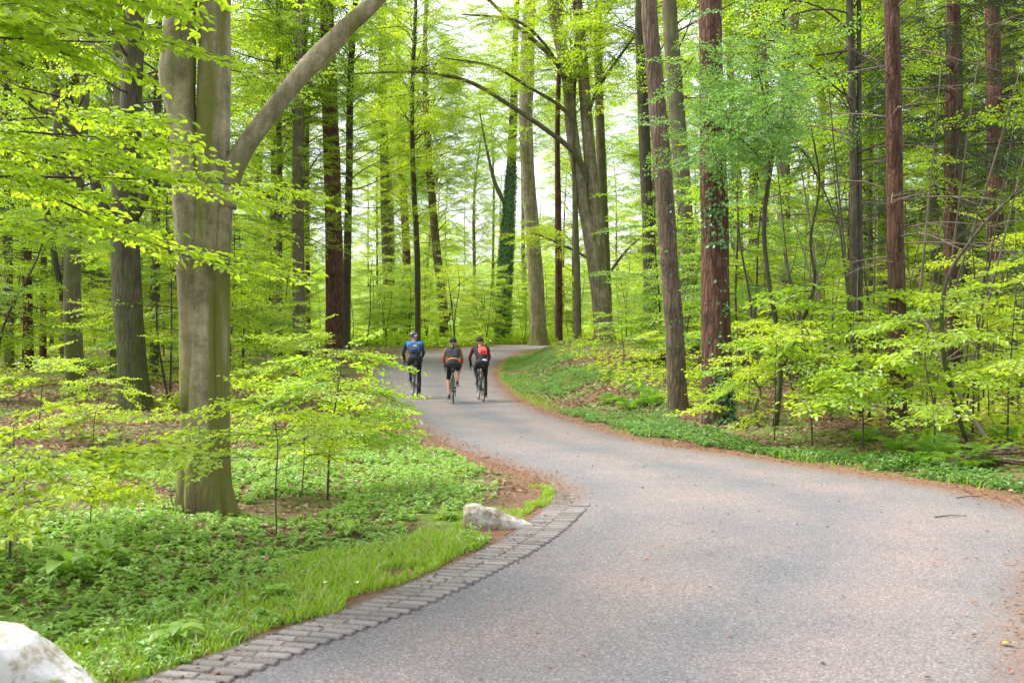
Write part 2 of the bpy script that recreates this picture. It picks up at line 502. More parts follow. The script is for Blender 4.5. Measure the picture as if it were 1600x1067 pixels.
def ground_material():
    m, nt, out = new_mat('woodland_floor')
    geo = nt.nodes.new('ShaderNodeNewGeometry')
    at = nt.nodes.new('ShaderNodeAttribute'); at.attribute_name = 'edge'
    n1 = N_(nt, 'ShaderNodeTexNoise', Scale=22.0, Detail=6.0, Roughness=0.7); nt.links.new(geo.outputs['Position'], n1.inputs['Vector'])
    n2 = N_(nt, 'ShaderNodeTexNoise', Scale=0.55, Detail=4.0); nt.links.new(geo.outputs['Position'], n2.inputs['Vector'])
    v = N_(nt, 'ShaderNodeTexVoronoi', Scale=26.0); nt.links.new(geo.outputs['Position'], v.inputs['Vector'])
    lit = ramp(nt, v.outputs['Color'], [(0.0, (0.075, 0.042, 0.026)), (0.5, (0.15, 0.088, 0.055)), (1.0, (0.23, 0.15, 0.10))])
    lit = mix(nt, 0.5, lit, ramp(nt, n1.outputs[0], [(0.3, (0.07, 0.042, 0.028)), (0.7, (0.20, 0.13, 0.085))]))
    grn = ramp(nt, n1.outputs[0], [(0.3, (0.06, 0.11, 0.02)), (0.7, (0.16, 0.25, 0.045))])
    k = N_(nt, 'ShaderNodeMapRange'); nt.links.new(n2.outputs[0], k.inputs[0]); k.inputs[1].default_value = 0.44; k.inputs[2].default_value = 0.56
    k.inputs[3].default_value = 0.0; k.inputs[4].default_value = 0.9
    c = mix(nt, k.outputs[0], lit, grn)
    n4 = N_(nt, 'ShaderNodeTexNoise', Scale=3.2, Detail=8.0, Roughness=0.72); nt.links.new(geo.outputs['Position'], n4.inputs['Vector'])
    c = mix(nt, 1.0, c, ramp(nt, n4.outputs[0], [(0.34, (0.48, 0.46, 0.45)), (0.5, (1, 1, 1)), (0.66, (1.45, 1.42, 1.4))]), 'MULTIPLY')
    # far meadow
    sx = nt.nodes.new('ShaderNodeSeparateXYZ'); nt.links.new(geo.outputs['Position'], sx.inputs[0])
    fr = N_(nt, 'ShaderNodeMapRange'); nt.links.new(sx.outputs[1], fr.inputs[0]); fr.inputs[1].default_value = 58; fr.inputs[2].default_value = 82
    c = mix(nt, fr.outputs[0], c, ramp(nt, n2.outputs[0], [(0.3, (0.13, 0.22, 0.035)), (0.7, (0.25, 0.33, 0.08))]))
    # reddish brown grit at the road's edge
    er = N_(nt, 'ShaderNodeMapRange'); nt.links.new(at.outputs['Fac'], er.inputs[0]); er.inputs[1].default_value = 0.15; er.inputs[2].default_value = 0.55
    er.inputs[3].default_value = 1.0; er.inputs[4].default_value = 0.0
    c = mix(nt, er.outputs[0], c, ramp(nt, n1.outputs[0], [(0.3, (0.13, 0.072, 0.045)), (0.7, (0.30, 0.185, 0.12))]))
    p = nt.nodes.new('ShaderNodeBsdfPrincipled'); p.inputs['Roughness'].default_value = 0.95; p.inputs['Specular IOR Level'].default_value = 0.1
    nt.links.new(c, p.inputs['Base Color'])
    b = N_(nt, 'ShaderNodeBump', Strength=0.8, Distance=0.03); nt.links.new(n1.outputs[0], b.inputs['Height']); nt.links.new(b.outputs[0], p.inputs['Normal'])
    nt.links.new(p.outputs[0], out.inputs[0])
    return m
M['ground'] = ground_material()
go = g.build('ground', M['ground'], smooth=True)
go['kind'] = 'structure'
a = go.data.attributes.new('edge', 'FLOAT', 'POINT')
a.data.foreach_set('value', np.clip(D_all, -5, 50).astype(np.float32))

# ------------------------------------------------------------------ road
def road_material():
    m, nt, out = new_mat('worn_asphalt')
    geo = nt.nodes.new('ShaderNodeNewGeometry')
    at = nt.nodes.new('ShaderNodeAttribute'); at.attribute_name = 'edge'
    ac = nt.nodes.new('ShaderNodeAttribute'); ac.attribute_name = 'across'
    v = N_(nt, 'ShaderNodeTexVoronoi', Scale=115.0); nt.links.new(geo.outputs['Position'], v.inputs['Vector'])
    n1 = N_(nt, 'ShaderNodeTexNoise', Scale=70.0, Detail=4.0, Roughness=0.8); nt.links.new(geo.outputs['Position'], n1.inputs['Vector'])
    n2 = N_(nt, 'ShaderNodeTexNoise', Scale=0.9, Detail=5.0, Roughness=0.55); nt.links.new(geo.outputs['Position'], n2.inputs['Vector'])
    sp = nt.nodes.new('ShaderNodeSeparateColor'); nt.links.new(v.outputs['Color'], sp.inputs[0])
    st = ramp(nt, sp.outputs[0], [(0.0, (0.085, 0.08, 0.08)), (0.25, (0.155, 0.144, 0.141)), (0.6, (0.213, 0.200, 0.194)), (0.86, (0.28, 0.26, 0.252)), (1.0, (0.43, 0.405, 0.39))])
    st = mix(nt, 0.35, st, ramp(nt, n1.outputs[0], [(0.35, (0.11, 0.104, 0.102)), (0.65, (0.27, 0.25, 0.243))]))
    # worn lanes: warm in the wheel tracks, cooler grey between
    w = ramp(nt, n2.outputs[0], [(0.32, (0.84, 0.87, 0.91)), (0.5, (1.0, 1.0, 1.0)), (0.68, (1.16, 1.06, 1.02))])
    c = mix(nt, 1.0, st, w, 'MULTIPLY')
    tr = ramp(nt, ac.outputs['Fac'], [(0.0, (1.0, 1.0, 1.0)), (0.12, (0.90, 0.92, 0.95)), (0.27, (1.10, 1.04, 1.03)), (0.42, (1.05, 1.02, 1.0)), (0.55, (0.87, 0.90, 0.94)), (0.72, (1.10, 1.03, 1.02)), (0.9, (0.96, 0.96, 0.96)), (1, (0.95, 0.93, 0.9))])
    c = mix(nt, 1.0, c, tr, 'MULTIPLY')
    # brown dirt washed in from the verge
    n3 = N_(nt, 'ShaderNodeTexNoise', Scale=6.0, Detail=6.0, Roughness=0.7); nt.links.new(geo.outputs['Position'], n3.inputs['Vector'])
    e = N_(nt, 'ShaderNodeMath', operation='MULTIPLY_ADD'); nt.links.new(n3.outputs[0], e.inputs[0]); e.inputs[1].default_value = -0.55
    nt.links.new(at.outputs['Fac'], e.inputs[2])
    er = N_(nt, 'ShaderNodeMapRange'); nt.links.new(e.outputs[0], er.inputs[0]); er.inputs[1].default_value = -0.30; er.inputs[2].default_value = 0.12
    er.inputs[3].default_value = 0.85; er.inputs[4].default_value = 0.0
    c = mix(nt, er.outputs[0], c, ramp(nt, n1.outputs[0], [(0.3, (0.13, 0.075, 0.05)), (0.7, (0.28, 0.17, 0.12))]))
    p = nt.nodes.new('ShaderNodeBsdfPrincipled'); p.inputs['Roughness'].default_value = 0.88; p.inputs['Specular IOR Level'].default_value = 0.2
    nt.links.new(c, p.inputs['Base Color'])
    b = N_(nt, 'ShaderNodeBump', Strength=0.7, Distance=0.006); nt.links.new(v.outputs['Distance'], b.inputs['Height']); nt.links.new(b.outputs[0], p.inputs['Normal'])
    nt.links.new(p.outputs[0], out.inputs[0])
    return m
M['road'] = road_material()
NA = 30
tt = np.linspace(0, 1, NA)
RX = LE[:, None, 0] * (1 - tt) + RE[:, None, 0] * tt
RY = LE[:, None, 1] * (1 - tt) + RE[:, None, 1] * tt
RZ = base_h(RY) + 0.012 * np.sin(np.pi * tt)[None]
g = Geo()
ii = (np.arange(NR - 1)[:, None] * NA + np.arange(NA - 1)[None]).ravel()
g.add(np.stack([RX.ravel(), RY.ravel(), RZ.ravel()], -1), np.stack([ii, ii + 1, ii + 1 + NA, ii + NA], -1))
V_ = g.V[0]; n_ = len(V_)                      # thickness of the surfacing along both edges
for c_, fl in ((0, 1), (NA - 1, 0)):
    i_ = np.arange(NR) * NA + c_
    lo_ = V_[i_] - [0, 0, .06]
    a_ = np.arange(NR - 1)
    q_ = np.stack([a_, a_ + 1, a_ + 1 + NR, a_ + NR], -1)
    g.add(np.vstack([V_[i_], lo_]), q_ if fl else q_[:, ::-1])
road = g.build('road', M['road'], smooth=True)
road['kind'] = 'structure'
rd = -road_d(RX, RY)
a = road.data.attributes.new('edge', 'FLOAT', 'POINT'); a.data.foreach_set('value', np.concatenate([np.clip(rd, 0, 20), np.zeros(4 * NR)]).astype(np.float32))
a = road.data.attributes.new('across', 'FLOAT', 'POINT'); a.data.foreach_set('value', np.concatenate([np.tile(tt, NR), np.zeros(4 * NR)]).astype(np.float32))

# ------------------------------------------------------------------ brick rumble strip on the inner side of the bend
def brick_material():
    m, nt, out = new_mat('verge_brick')
    geo = nt.nodes.new('ShaderNodeNewGeometry'); oi = nt.nodes.new('ShaderNodeObjectInfo')
    n1 = N_(nt, 'ShaderNodeTexNoise', Scale=60.0, Detail=5.0, Roughness=0.7); nt.links.new(geo.outputs['Position'], n1.inputs['Vector'])
    c = ramp(nt, oi.outputs['Random'], [(0, (0.17, 0.155, 0.145)), (0.4, (0.215, 0.198, 0.186)), (0.7, (0.235, 0.216, 0.204)), (1, (0.27, 0.245, 0.23))])
    c = mix(nt, 1.0, c, ramp(nt, n1.outputs[0], [(0.3, (0.65, 0.65, 0.65)), (0.7, (1.25, 1.22, 1.2))]), 'MULTIPLY')
    p = nt.nodes.new('ShaderNodeBsdfPrincipled'); p.inputs['Roughness'].default_value = 0.9
    nt.links.new(c, p.inputs['Base Color'])
    b = N_(nt, 'ShaderNodeBump', Strength=0.5, Distance=0.005); nt.links.new(n1.outputs[0], b.inputs['Height']); nt.links.new(b.outputs[0], p.inputs['Normal'])
    nt.links.new(p.outputs[0], out.inputs[0])
    return m
M['brick'] = brick_material()
M['joint'] = plain('joint_soil', (0.13, 0.11, 0.092), 0.95, var=0.4, scale=50)
# strip centreline: offset inwards from the road's left edge
seg = catmull(LP[1:12], 900)
ln = np.concatenate([[0], np.cumsum(np.linalg.norm(np.diff(seg, axis=0), axis=1))])
i0 = np.argmin(np.abs(seg[:, 1] - 3.95)); s0 = ln[i0]
i1 = np.argmin(np.linalg.norm(seg - gpb(871, 768), axis=1)); s1 = ln[i1]
STW = 0.33
def strip_at(s):
    p = np.array([np.interp(s, ln, seg[:, 0]), np.interp(s, ln, seg[:, 1])])
    q = np.array([np.interp(s + .25, ln, seg[:, 0]), np.interp(s + .25, ln, seg[:, 1])]) - np.array([np.interp(s - .25, ln, seg[:, 0]), np.interp(s - .25, ln, seg[:, 1])])
    t = q / np.linalg.norm(q)
    return p, t, np.array([t[1], -t[0]])
strip = thing('brick_gutter', 'curved strip of worn grey brown bricks edging the inner bend of the road', 'brick edging')
ss = np.linspace(s0, s1, 60)
g = Geo()
V = []
for s in ss:
    p, t, nrm = strip_at(s)
    for w in (-0.03, STW - 0.02):
        q = p + nrm * (w if w < 0 else w * min(1, .1 + (s1 - s) / 1.6))
        V.append([q[0], q[1], base_h(q[1]) + 0.012 + 0.003])
ii = np.arange(59) * 2
g.add(np.array(V), np.stack([ii, ii + 1, ii + 3, ii + 2], -1))
g.build('mortar_bed', M['joint'], strip)
# one brick mesh, chamfered top, copied along the strip
def brick_mesh():
    l, w, h = 0.172, 0.060, 0.030
    g = Geo()
    k = 0.007
    lo = [[-l/2, -w/2, 0], [l/2, -w/2, 0], [l/2, w/2, 0], [-l/2, w/2, 0]]
    md = [[x, y, h - k] for x, y, _ in lo]
    hi = [[np.sign(x) * (l/2 - k), np.sign(y) * (w/2 - k), h] for x, y, _ in lo]
    f = []
    for b in (0, 4):
        for j in range(4):
            f.append([b + j, b + (j + 1) % 4, b + 4 + (j + 1) % 4, b + 4 + j])
    f.append([8, 9, 10, 11])
    g.add(np.array(lo + md + hi), np.array(f))
    return g.mesh('brick', M['brick'])
bm_ = brick_mesh()
nb = 0
s = s0 + .06
while s < s1 - .05:
    p, t, nrm = strip_at(s)
    skew = norm(norm(nrm) * 0.35 + np.array([1.0, -0.10]))      # courses lie a little aslant to the strip
    left_over = (s1 - s) / .088
    for w in (0.088, 0.266):
        if left_over < 16 and random.random() < (1 - left_over / 16) * (1.25 if w > .2 else .55): continue
        q = p + skew * (w + random.uniform(-.006, .006))
        o = bpy.data.objects.new('brick', bm_)
        o.location = (q[0], q[1], float(base_h(q[1])) + -0.007 + random.uniform(-.004, .003) - .016 * max(0, 1 - left_over / 16))
        o.rotation_euler = (random.uniform(-.02, .02), random.uniform(-.02, .02), math.atan2(skew[1], skew[0]) + random.uniform(-.03, .03))
        o.parent = strip
        col.objects.link(o); nb += 1
    s += 0.088 * random.uniform(0.97, 1.04) / max(.45, abs(t[0] * skew[1] - t[1] * skew[0]))

# ------------------------------------------------------------------ foliage building blocks
def unit_spray(seed, nside=8, lpt=6, leaf=0.065, length=1.0, flat=0.25, rich=False, droop=0.10, fan=0.42, asp=0.62):
    """a flat, feathery branch end along +X: returns leaf V,F and twig V,F"""
    r = np.random.default_rng(seed)
    C = []; Dv = []; Nn = []; L = []
    tw = []
    ax = lambda t: np.array([t * length, 0.05 * length * math.sin(t * 5 + seed), -droop * length * t * t + 0.02 * length * math.sin(t * 7)])
    for side in (-1, 1):
        for k in range(nside):
            t = (k + 0.5 + 0.25 * side + r.uniform(-.2, .2)) / nside * 0.97 + 0.02
            b = ax(t)
            ang = side * r.uniform(R(38), R(62))
            tl = length * fan * (1 - 0.75 * t) * r.uniform(.75, 1.15) + leaf * 0.8
            d = np.array([math.cos(ang), math.sin(ang), r.uniform(-.22, .14)])
            tw.append((b, b + d * tl))
            nl = max(2, int(round(lpt * tl / (length * fan * 0.75))))
            for q in range(nl):
                u = (q + r.uniform(.3, .9)) / nl
                a2 = ang + (1 if q % 2 else -1) * r.uniform(R(25), R(60))
                C.append(b + d * tl * u + r.normal(0, .012 * length, 3))
                Dv.append([math.cos(a2), math.sin(a2), r.normal(-.18, .22)])
                Nn.append([r.normal(0, flat), r.normal(0, flat), 1.0])
                L.append(leaf * r.uniform(.6, 1.2))
    for q in range(nside):
        t = r.uniform(.1, 1.0); a2 = r.uniform(-.9, .9)
        C.append(ax(t)); Dv.append([math.cos(a2), math.sin(a2), r.normal(-.15, .2)]); Nn.append([r.normal(0, flat), r.normal(0, flat), 1.0]); L.append(leaf * r.uniform(.7, 1.2))
    L = np.array(L)
    lv, lf = leaf_geo(np.array(C), np.array(Dv), np.array(Nn), L, L * asp, rich)
    P = np.array([ax(t) for t in np.linspace(0, 1, 5)])
    tv, tf = tube(P, np.linspace(0.006, 0.002, 5) * max(1, length), 3, cap=False)
    # side twigs as thin three-sided slivers
    w = 0.0022 * max(1, length)
    sv = []; sf = []
    for i, (p, q) in enumerate(tw):
        sv += [p + [0, 0, w], p + [w, 0, -w], q]; sf.append([3 * i, 3 * i + 1, 3 * i + 2])
    n0 = len(tv)
    tv = np.vstack([tv, np.array(sv)])
    return lv, lf, tv, tf + [np.array(sf) + n0]

def place(unit, O, yaw, pitch, roll, sc):
    """copies of a unit spray at many places in one go"""
    lv, lf, tv, tf = unit
    O = np.asarray(O, float).reshape(-1, 3); n = len(O)
    yaw, pitch, roll, sc = [np.broadcast_to(np.asarray(v, float), (n,)) for v in (yaw, pitch, roll, sc)]
    cy_, sy_ = np.cos(yaw), np.sin(yaw); cp, sp = np.cos(pitch), np.sin(pitch); cr, sr = np.cos(roll), np.sin(roll)
    z0 = np.zeros(n); o1 = np.ones(n)
    Rz = np.stack([np.stack([cy_, -sy_, z0], -1), np.stack([sy_, cy_, z0], -1), np.stack([z0, z0, o1], -1)], -2)
    Ry = np.stack([np.stack([cp, z0, -sp], -1), np.stack([z0, o1, z0], -1), np.stack([sp, z0, cp], -1)], -2)
    Rx = np.stack([np.stack([o1, z0, z0], -1), np.stack([z0, cr, -sr], -1), np.stack([z0, sr, cr], -1)], -2)
    Mx = (Rz @ Ry @ Rx) * sc[:, None, None]
    def go_(v, fs):
        V = np.einsum('nij,vj->nvi', Mx, v) + O[:, None]
        off = np.arange(n)[:, None, None] * len(v)
        return V.reshape(-1, 3), [(f[None] + off).reshape(-1, f.shape[1]) for f in fs]
    return go_(lv, lf), go_(tv, tf)

def spray_set(n, **kw):
    return [unit_spray(100 + i + int(kw.get('leaf', .06) * 1000), **kw) for i in range(n)]

S_MID = spray_set(4, nside=8, lpt=6, leaf=0.075, length=1.0)
S_NEAR = spray_set(5, nside=7, lpt=5, leaf=0.082, length=0.8, rich=True, flat=0.3, droop=0.14)
S_FAR = spray_set(3, nside=7, lpt=5, leaf=0.17, length=2.0, flat=0.35)
S_BLUE = spray_set(4, nside=8, lpt=7, leaf=0.048, length=0.7, flat=0.6, droop=0.05)
S_NEEDLE = spray_set(3, nside=9, lpt=7, leaf=0.13, length=1.2, flat=0.4, droop=0.3, asp=0.18)

def add_sprays(gl, units, O, yaw, pitch, roll, sc, r, ml=0, mt=1):
    O = np.asarray(O); pick = r.integers(0, len(units), len(O))
    for k, u in enumerate(units):
        s_ = pick == k
        if not s_.any(): continue
        (lv, lf), (tv, tf) = place(u, O[s_], yaw[s_], pitch[s_], roll[s_], sc[s_])
        gl.add(lv, lf, ml)
        if mt is not None: gl.add(tv, tf, mt)

def branch_path(o, az, el, L, r, n=7, sag=0.12, wob=0.08):
    t = np.linspace(0, 1, n)
    d = np.array([math.cos(az) * math.cos(el), math.sin(az) * math.cos(el), math.sin(el)])
    s = np.array([-math.sin(az), math.cos(az), 0])
    w = r.normal(0, wob * L, 2)
    return o + t[:, None] * d * L + (np.sin(t * 3.0) * w[0])[:, None] * s * .6 + (np.sin(t * 5.3) * w[1] * .4)[:, None] * np.array([0, 0, 1]) - (sag * L * t ** 2)[:, None] * np.array([0, 0, 1])

def crown_mesh(name, seed, H=10.0, nb=40, Lr=(2.0, 4.5), el=(0, 35), units=None, per=7, leafm='leaf_beech', barkm='twig', shape='egg', br=0.035, first=0.3, ssc=(0.8, 1.3), gap=0.0, jit=1.0):
    r = np.random.default_rng(seed)
    units = units or S_MID
    gl = Geo()
    O = []; yw = []; pt = []; rl = []; sc = []
    for b in range(nb):
        u = (b + r.uniform(0, 1)) / nb
        z = u * H
        prof = {'egg': 0.55 + 0.45 * math.sin(min(1, u * 1.25 + .12) * math.pi), 'cone': 1.05 - 0.85 * u, 'flat': 1.0}[shape]
        L = r.uniform(*Lr) * prof
        az = r.uniform(0, 2 * np.pi) if r.random() > gap else r.uniform(-1, 1)
        P = branch_path(np.array([0, 0, z]), az, R(r.uniform(*el)), L, r)
        tv, tf = tube(P, np.linspace(br * (0.5 + L / Lr[1] * .5), 0.006, len(P)), 5, cap=False)
        gl.add(tv, tf, 1)
        n = max(2, int(per * L / Lr[1] + .5))
        for k in range(n):
            t = first + (1 - first) * (k + r.uniform(.2, .9)) / n
            i = min(int(t * (len(P) - 1)), len(P) - 2); q = t * (len(P) - 1) - i
            p = P[i] * (1 - q) + P[i + 1] * q
            side = 1 if k % 2 else -1
            O.append(p); yw.append(az + side * r.uniform(.25, 1.15) * (1 - .6 * t) + r.normal(0, .15))
            pt.append(r.normal(.04, .16 * jit)); rl.append(r.normal(0, .25 * jit)); sc.append(r.uniform(*ssc))
        O.append(P[-1]); yw.append(az); pt.append(r.normal(-.05, .12)); rl.append(r.normal(0, .2)); sc.append(r.uniform(*ssc))
    add_sprays(gl, units, np.array(O), np.array(yw), np.array(pt), np.array(rl), np.array(sc), r)
    return gl.mesh(name, [M[leafm], M[barkm]], smooth=(False, True))

# ------------------------------------------------------------------ trees whose trunks stand out
def trunk_path(pts, D, top=None):
    """photo outline (px, py, width) at distance D -> 3d centreline and radii; carried on upwards to height top"""
    P = []; rad = []
    for px, py, w in pts:
        P.append([(px - 800) / F * D, D, EYE - (py - HZ) / F * D]); rad.append(w / F * D / 2)
    P = np.array(P); rad = np.array(rad)
    if top and P[-1][2] < top:
        d = (P[-1] - P[-2]) / (P[-1][2] - P[-2][2])
        d[0] *= .7
        h = top - P[-1][2]
        P = np.vstack([P, P[-1] + d * h * .5 + [0.02 * h, 0.03 * h, 0], P[-1] + d * h]); rad = np.append(rad, [rad[-1] * .75, rad[-1] * .3])
    return P, rad

def ivy_on(P, rad, z0, z1, n, leaf, r, k=1.0, side=None):
    zs = z0 + (z1 - z0) * r.beta(1.0, 1.7, n)
    cx = np.interp(zs, P[:, 2], P[:, 0]); cyy = np.interp(zs, P[:, 2], P[:, 1]); rr = np.interp(zs, P[:, 2], rad)
    a = r.uniform(0, 2 * np.pi, n) if side is None else r.normal(side[0], side[1], n)
    nn = np.stack([np.cos(a), np.sin(a), r.normal(.25, .3, n)], -1)
    off = rr * (1 + 0.02) + np.abs(r.normal(0, .035 * k, n)) + .01
    C = np.stack([cx + np.cos(a) * off, cyy + np.sin(a) * off, zs], -1)
    Dd = np.stack([-np.sin(a) * r.normal(0, .8, n), np.cos(a) * r.normal(0, .8, n), r.uniform(-1, -.1, n)], -1)
    L = leaf * r.uniform(.6, 1.2, n)
    return leaf_geo(C, Dd, nn + r.normal(0, .25, (n, 3)), L, L * .85)

TREES = {}
def trunk_tree(name, label, base, pts, bark, top=14.0, flare=(0.35, 0.35, 5), rough=0.05, sides=18, extra=None, group=None, cat='tree', depth=None):
    """a tree of its own; trunk from the photo's outline; returns (root, P, rad)"""
    b = gp(*base)
    D = depth or b[1]
    pts = [(base[0], base[1], pts[0][2])] + list(pts) if pts[0][:2] != base else pts
    if top: top = max(top, 5 + .40 * D)
    P, rad = trunk_path(pts, D, top)
    z0 = float(ground(P[0][0], D))
    P[0][2] = z0 - 0.12
    root = thing(name, label, cat, (P[0][0], D, z0), group=group)
    n = max(24, int((P[-1][2] - z0) / max(0.12, rad[0] * 0.5)))
    n = min(n, 130)
    C = catmull(np.column_stack([P, rad]), n)
    C[:, 3] = np.maximum(C[:, 3], 0.01)
    g = Geo()
    tv, tf = tube(C[:, :3] - [P[0][0], D, z0], C[:, 3], sides, rough, seed=len(TREES) + 3, flare=flare)
    g.add(tv, tf)
    for e in (extra or []):                       # further stems grown together with the trunk
        Pe, re = trunk_path(e['pts'], D + e.get('dy', 0), e.get('top'))
        Ce = catmull(np.column_stack([Pe, re]), e.get('n', 40)); Ce[:, 3] = np.maximum(Ce[:, 3], 0.008)
        tv, tf = tube(Ce[:, :3] - [P[0][0], D, z0], Ce[:, 3], e.get('sides', sides), rough, seed=len(TREES) + 13, flare=e.get('flare'))
        g.add(tv, tf)
    g.build('trunk', M[bark], root, smooth=True)
    TREES[len(TREES)] = (root, C)
    return root, C, D, z0

def limb(root, D, z0, pts, bark, dy=(0, 0), name='limb', sides=10, sprays=None, r=None, units=None, leafm='leaf_beech'):
    Pe, re = trunk_path(pts, D)
    t = np.linspace(0, 1, len(Pe))
    Pe[:, 1] += dy[0] + (dy[1] - dy[0]) * t
    Ce = catmull(np.column_stack([Pe, re]), max(12, 6 * len(pts)))
    Ce[:, 3] = np.maximum(Ce[:, 3], .004)
    off = np.array(root.location)
    g = Geo(); tv, tf = tube(Ce[:, :3] - off, Ce[:, 3], sides, 0.05, seed=len(pts)); g.add(tv, tf)
    o = g.build(name, M[bark], root, smooth=True)
    if sprays:
        n, first, sc0, spread = sprays
        i = (r.uniform(first, 1, n) * (len(Ce) - 1)).astype(int)
        d = np.gradient(Ce[:, :3], axis=0)[i]
        az = np.arctan2(d[:, 1], d[:, 0]) + r.choice([-1, 1], n) * r.uniform(.2, 1.3, n)
        O = Ce[i, :3] - off + r.normal(0, spread, (n, 3)) * [1, 1, .6]
        gl = Geo()
        add_sprays(gl, units or S_MID, O, az, r.normal(.0, .2, n), r.normal(0, .25, n), r.uniform(.8, 1.25, n) * sc0, r)
        return o, gl
    return o, None

rt = np.random.default_rng(21)
# 1 the big twin-stemmed beech beside the road
bt, bC, bD, bz = trunk_tree('beech_tree', 'thick grey twin stemmed beech with mossy foot and one big limb leaning right', (320, 806),
    [(320, 812, 78), (319, 700, 68), (317, 560, 63), (319, 440, 59), (328, 300, 60), (334, 180, 53), (337, 80, 48), (338, 0, 46)], 'bark_beech', top=9, flare=(0.55, 0.26, 6), sides=48, rough=0.055,
    extra=[dict(pts=[(302, 640, 40), (301, 480, 44), (296, 340, 45), (289, 230, 44), (283, 170, 44), (278, 120, 55), (281, 70, 50), (285, 0, 46)], top=8.5, dy=-.05, n=50, sides=28),
           dict(pts=[(354, 812, 32), (347, 740, 27), (346, 600, 25), (347, 420, 25), (351, 320, 26), (356, 285, 25)], dy=-.05, n=40, sides=20, flare=(0.5, 0.18, 4)),
           dict(pts=[(276, 112, 30), (262, 108, 26), (254, 108, 16)], dy=-.06, n=8, sides=12),
           dict(pts=[(300, 806, 46), (300, 740, 44), (302, 640, 40)], dy=-.03, n=14, sides=20, flare=(0.35, 0.2, 4))])
limb(bt, bD, bz, [(352, 325, 38), (362, 272, 36), (390, 220, 31), (430, 168, 28), (470, 118, 29), (500, 86, 33), (540, 44, 28), (586, 0, 25), (630, -60, 20), (690, -150, 12)], 'bark_beech', dy=(-.02, .05), sides=18)
g = Geo()
for k in range(26):
    a = rt.uniform(-2.3, -1.0); rr = 0.27 * rt.uniform(.95, 1.1)
    P = branch_path(np.array([-0.06 + rr * math.cos(a), rr * math.sin(a), 0.0]), a, R(rt.uniform(60, 86)), rt.uniform(.2, .5), rt, n=5)
    g.add(*tube(P, np.linspace(.006, .002, 5), 4), 0)
g.build('shoot', M['dead_twig'], bt, smooth=True)

# 2.. the rest
T2 = trunk_tree('beech_tree', 'slender grey beech forking into two stems at the far left of the wood', (118, 617),
    [(118, 617, 30), (114, 520, 27), (113, 420, 26), (118, 320, 22), (128, 230, 17), (136, 120, 14)], 'bark_grey', extra=[dict(pts=[(112, 380, 20), (104, 310, 17), (95, 250, 16), (88, 160, 13), (80, 60, 9)], sides=10)])
limb(T2[0], T2[2], T2[3], [(98, 470, 9), (85, 400, 10), (72, 320, 8), (48, 240, 6), (30, 190, 4)], 'bark_dark')
T3 = trunk_tree('oak_tree', 'dark rough trunk with spreading black limbs behind the big twin beech', (210, 640),
    [(210, 640, 50), (205, 560, 44), (200, 470, 44), (196, 380, 42), (196, 300, 40), (203, 200, 34), (210, 80, 30), (214, 0, 26)], 'bark_dark', flare=(0.45, 0.3, 5))
limb(T3[0], T3[2], T3[3], [(200, 400, 20), (176, 345, 17), (158, 280, 15), (146, 235, 14), (138, 208, 13), (98, 186, 13), (70, 165, 12), (35, 140, 9), (0, 120, 6)], 'bark_dark', dy=(0, -1.5))
limb(T3[0], T3[2], T3[3], [(205, 345, 18), (228, 318, 16), (246, 280, 14), (268, 290, 9)], 'bark_dark', dy=(0, -.6))
trunk_tree('thin_tree', 'thin dark trunk half hidden just left of the big twin beech', (270, 545), [(270, 545, 17), (269, 400, 17), (266, 240, 15), (262, 60, 12)], 'bark_dark')
T5 = trunk_tree('thin_tree', 'slim blackish trunk standing between the twin beech and the red conifer', (427, 545), [(427, 545, 17), (429, 430, 16), (431, 300, 16), (434, 150, 14), (437, 0, 12)], 'bark_dark')
T6 = trunk_tree('douglas_fir', 'straight red brown conifer trunk left of the riders at the road edge', (523, 560),
    [(523, 560, 30), (523, 450, 28), (521, 330, 26), (517, 200, 25), (513, 80, 22), (511, 0, 20)], 'bark_red', flare=(0.35, 0.3, 6))
trunk_tree('thin_tree', 'pale greyish trunk rising just left of the red conifer', (470, 530), [(470, 530, 15), (468, 400, 15), (470, 260, 14), (474, 100, 11)], 'bark_grey', depth=48)
trunk_tree('thin_tree', 'greenish slim trunk close behind the right side of the red conifer', (541, 530), [(541, 530, 12), (543, 400, 12), (546, 260, 11), (548, 120, 10)], 'bark_dark', depth=46)
T10 = trunk_tree('ivied_tree', 'leaning trunk with ivy round its lower half above the blue rider', (610, 530), [(610, 530, 19), (607, 440, 18), (603, 330, 16), (600, 220, 13), (597, 90, 11)], 'bark_grey')
T11 = trunk_tree('pine_tree', 'thin reddish pine trunk directly above the blue rider helmet', (641, 525), [(641, 525, 14), (637, 440, 13), (632, 330, 12), (626, 240, 11), (622, 100, 8)], 'bark_red')
T12 = trunk_tree('birch_tree', 'pale leaning trunk with small side shoots behind the middle rider', (695, 534), [(695, 534, 15), (690, 460, 14), (682, 390, 13), (674, 300, 12), (668, 220, 11), (664, 90, 8)], 'bark_pale')
limb(T12[0], T12[2], T12[3], [(697, 508, 4), (706, 480, 3), (706, 455, 2.4), (740, 430, 1.5)], 'bark_dark')
trunk_tree('thin_tree', 'thin dark stem between the reddish pine and the pale leaning trunk', (653, 520), [(653, 520, 9), (652, 400, 9), (646, 280, 8), (644, 150, 7)], 'bark_dark', depth=58)
T14 = trunk_tree('ivied_tree', 'trunk wrapped in dark green ivy beside the far bend of the road', (786, 535), [(786, 535, 22), (788, 450, 20), (793, 360, 19), (799, 260, 15), (803, 150, 12), (806, 40, 9)], 'bark_dark')
limb(T14[0], T14[2], T14[3], [(795, 330, 8), (775, 290, 6), (762, 240, 4), (752, 190, 2.5), (748, 150, 1)], 'bark_grey')
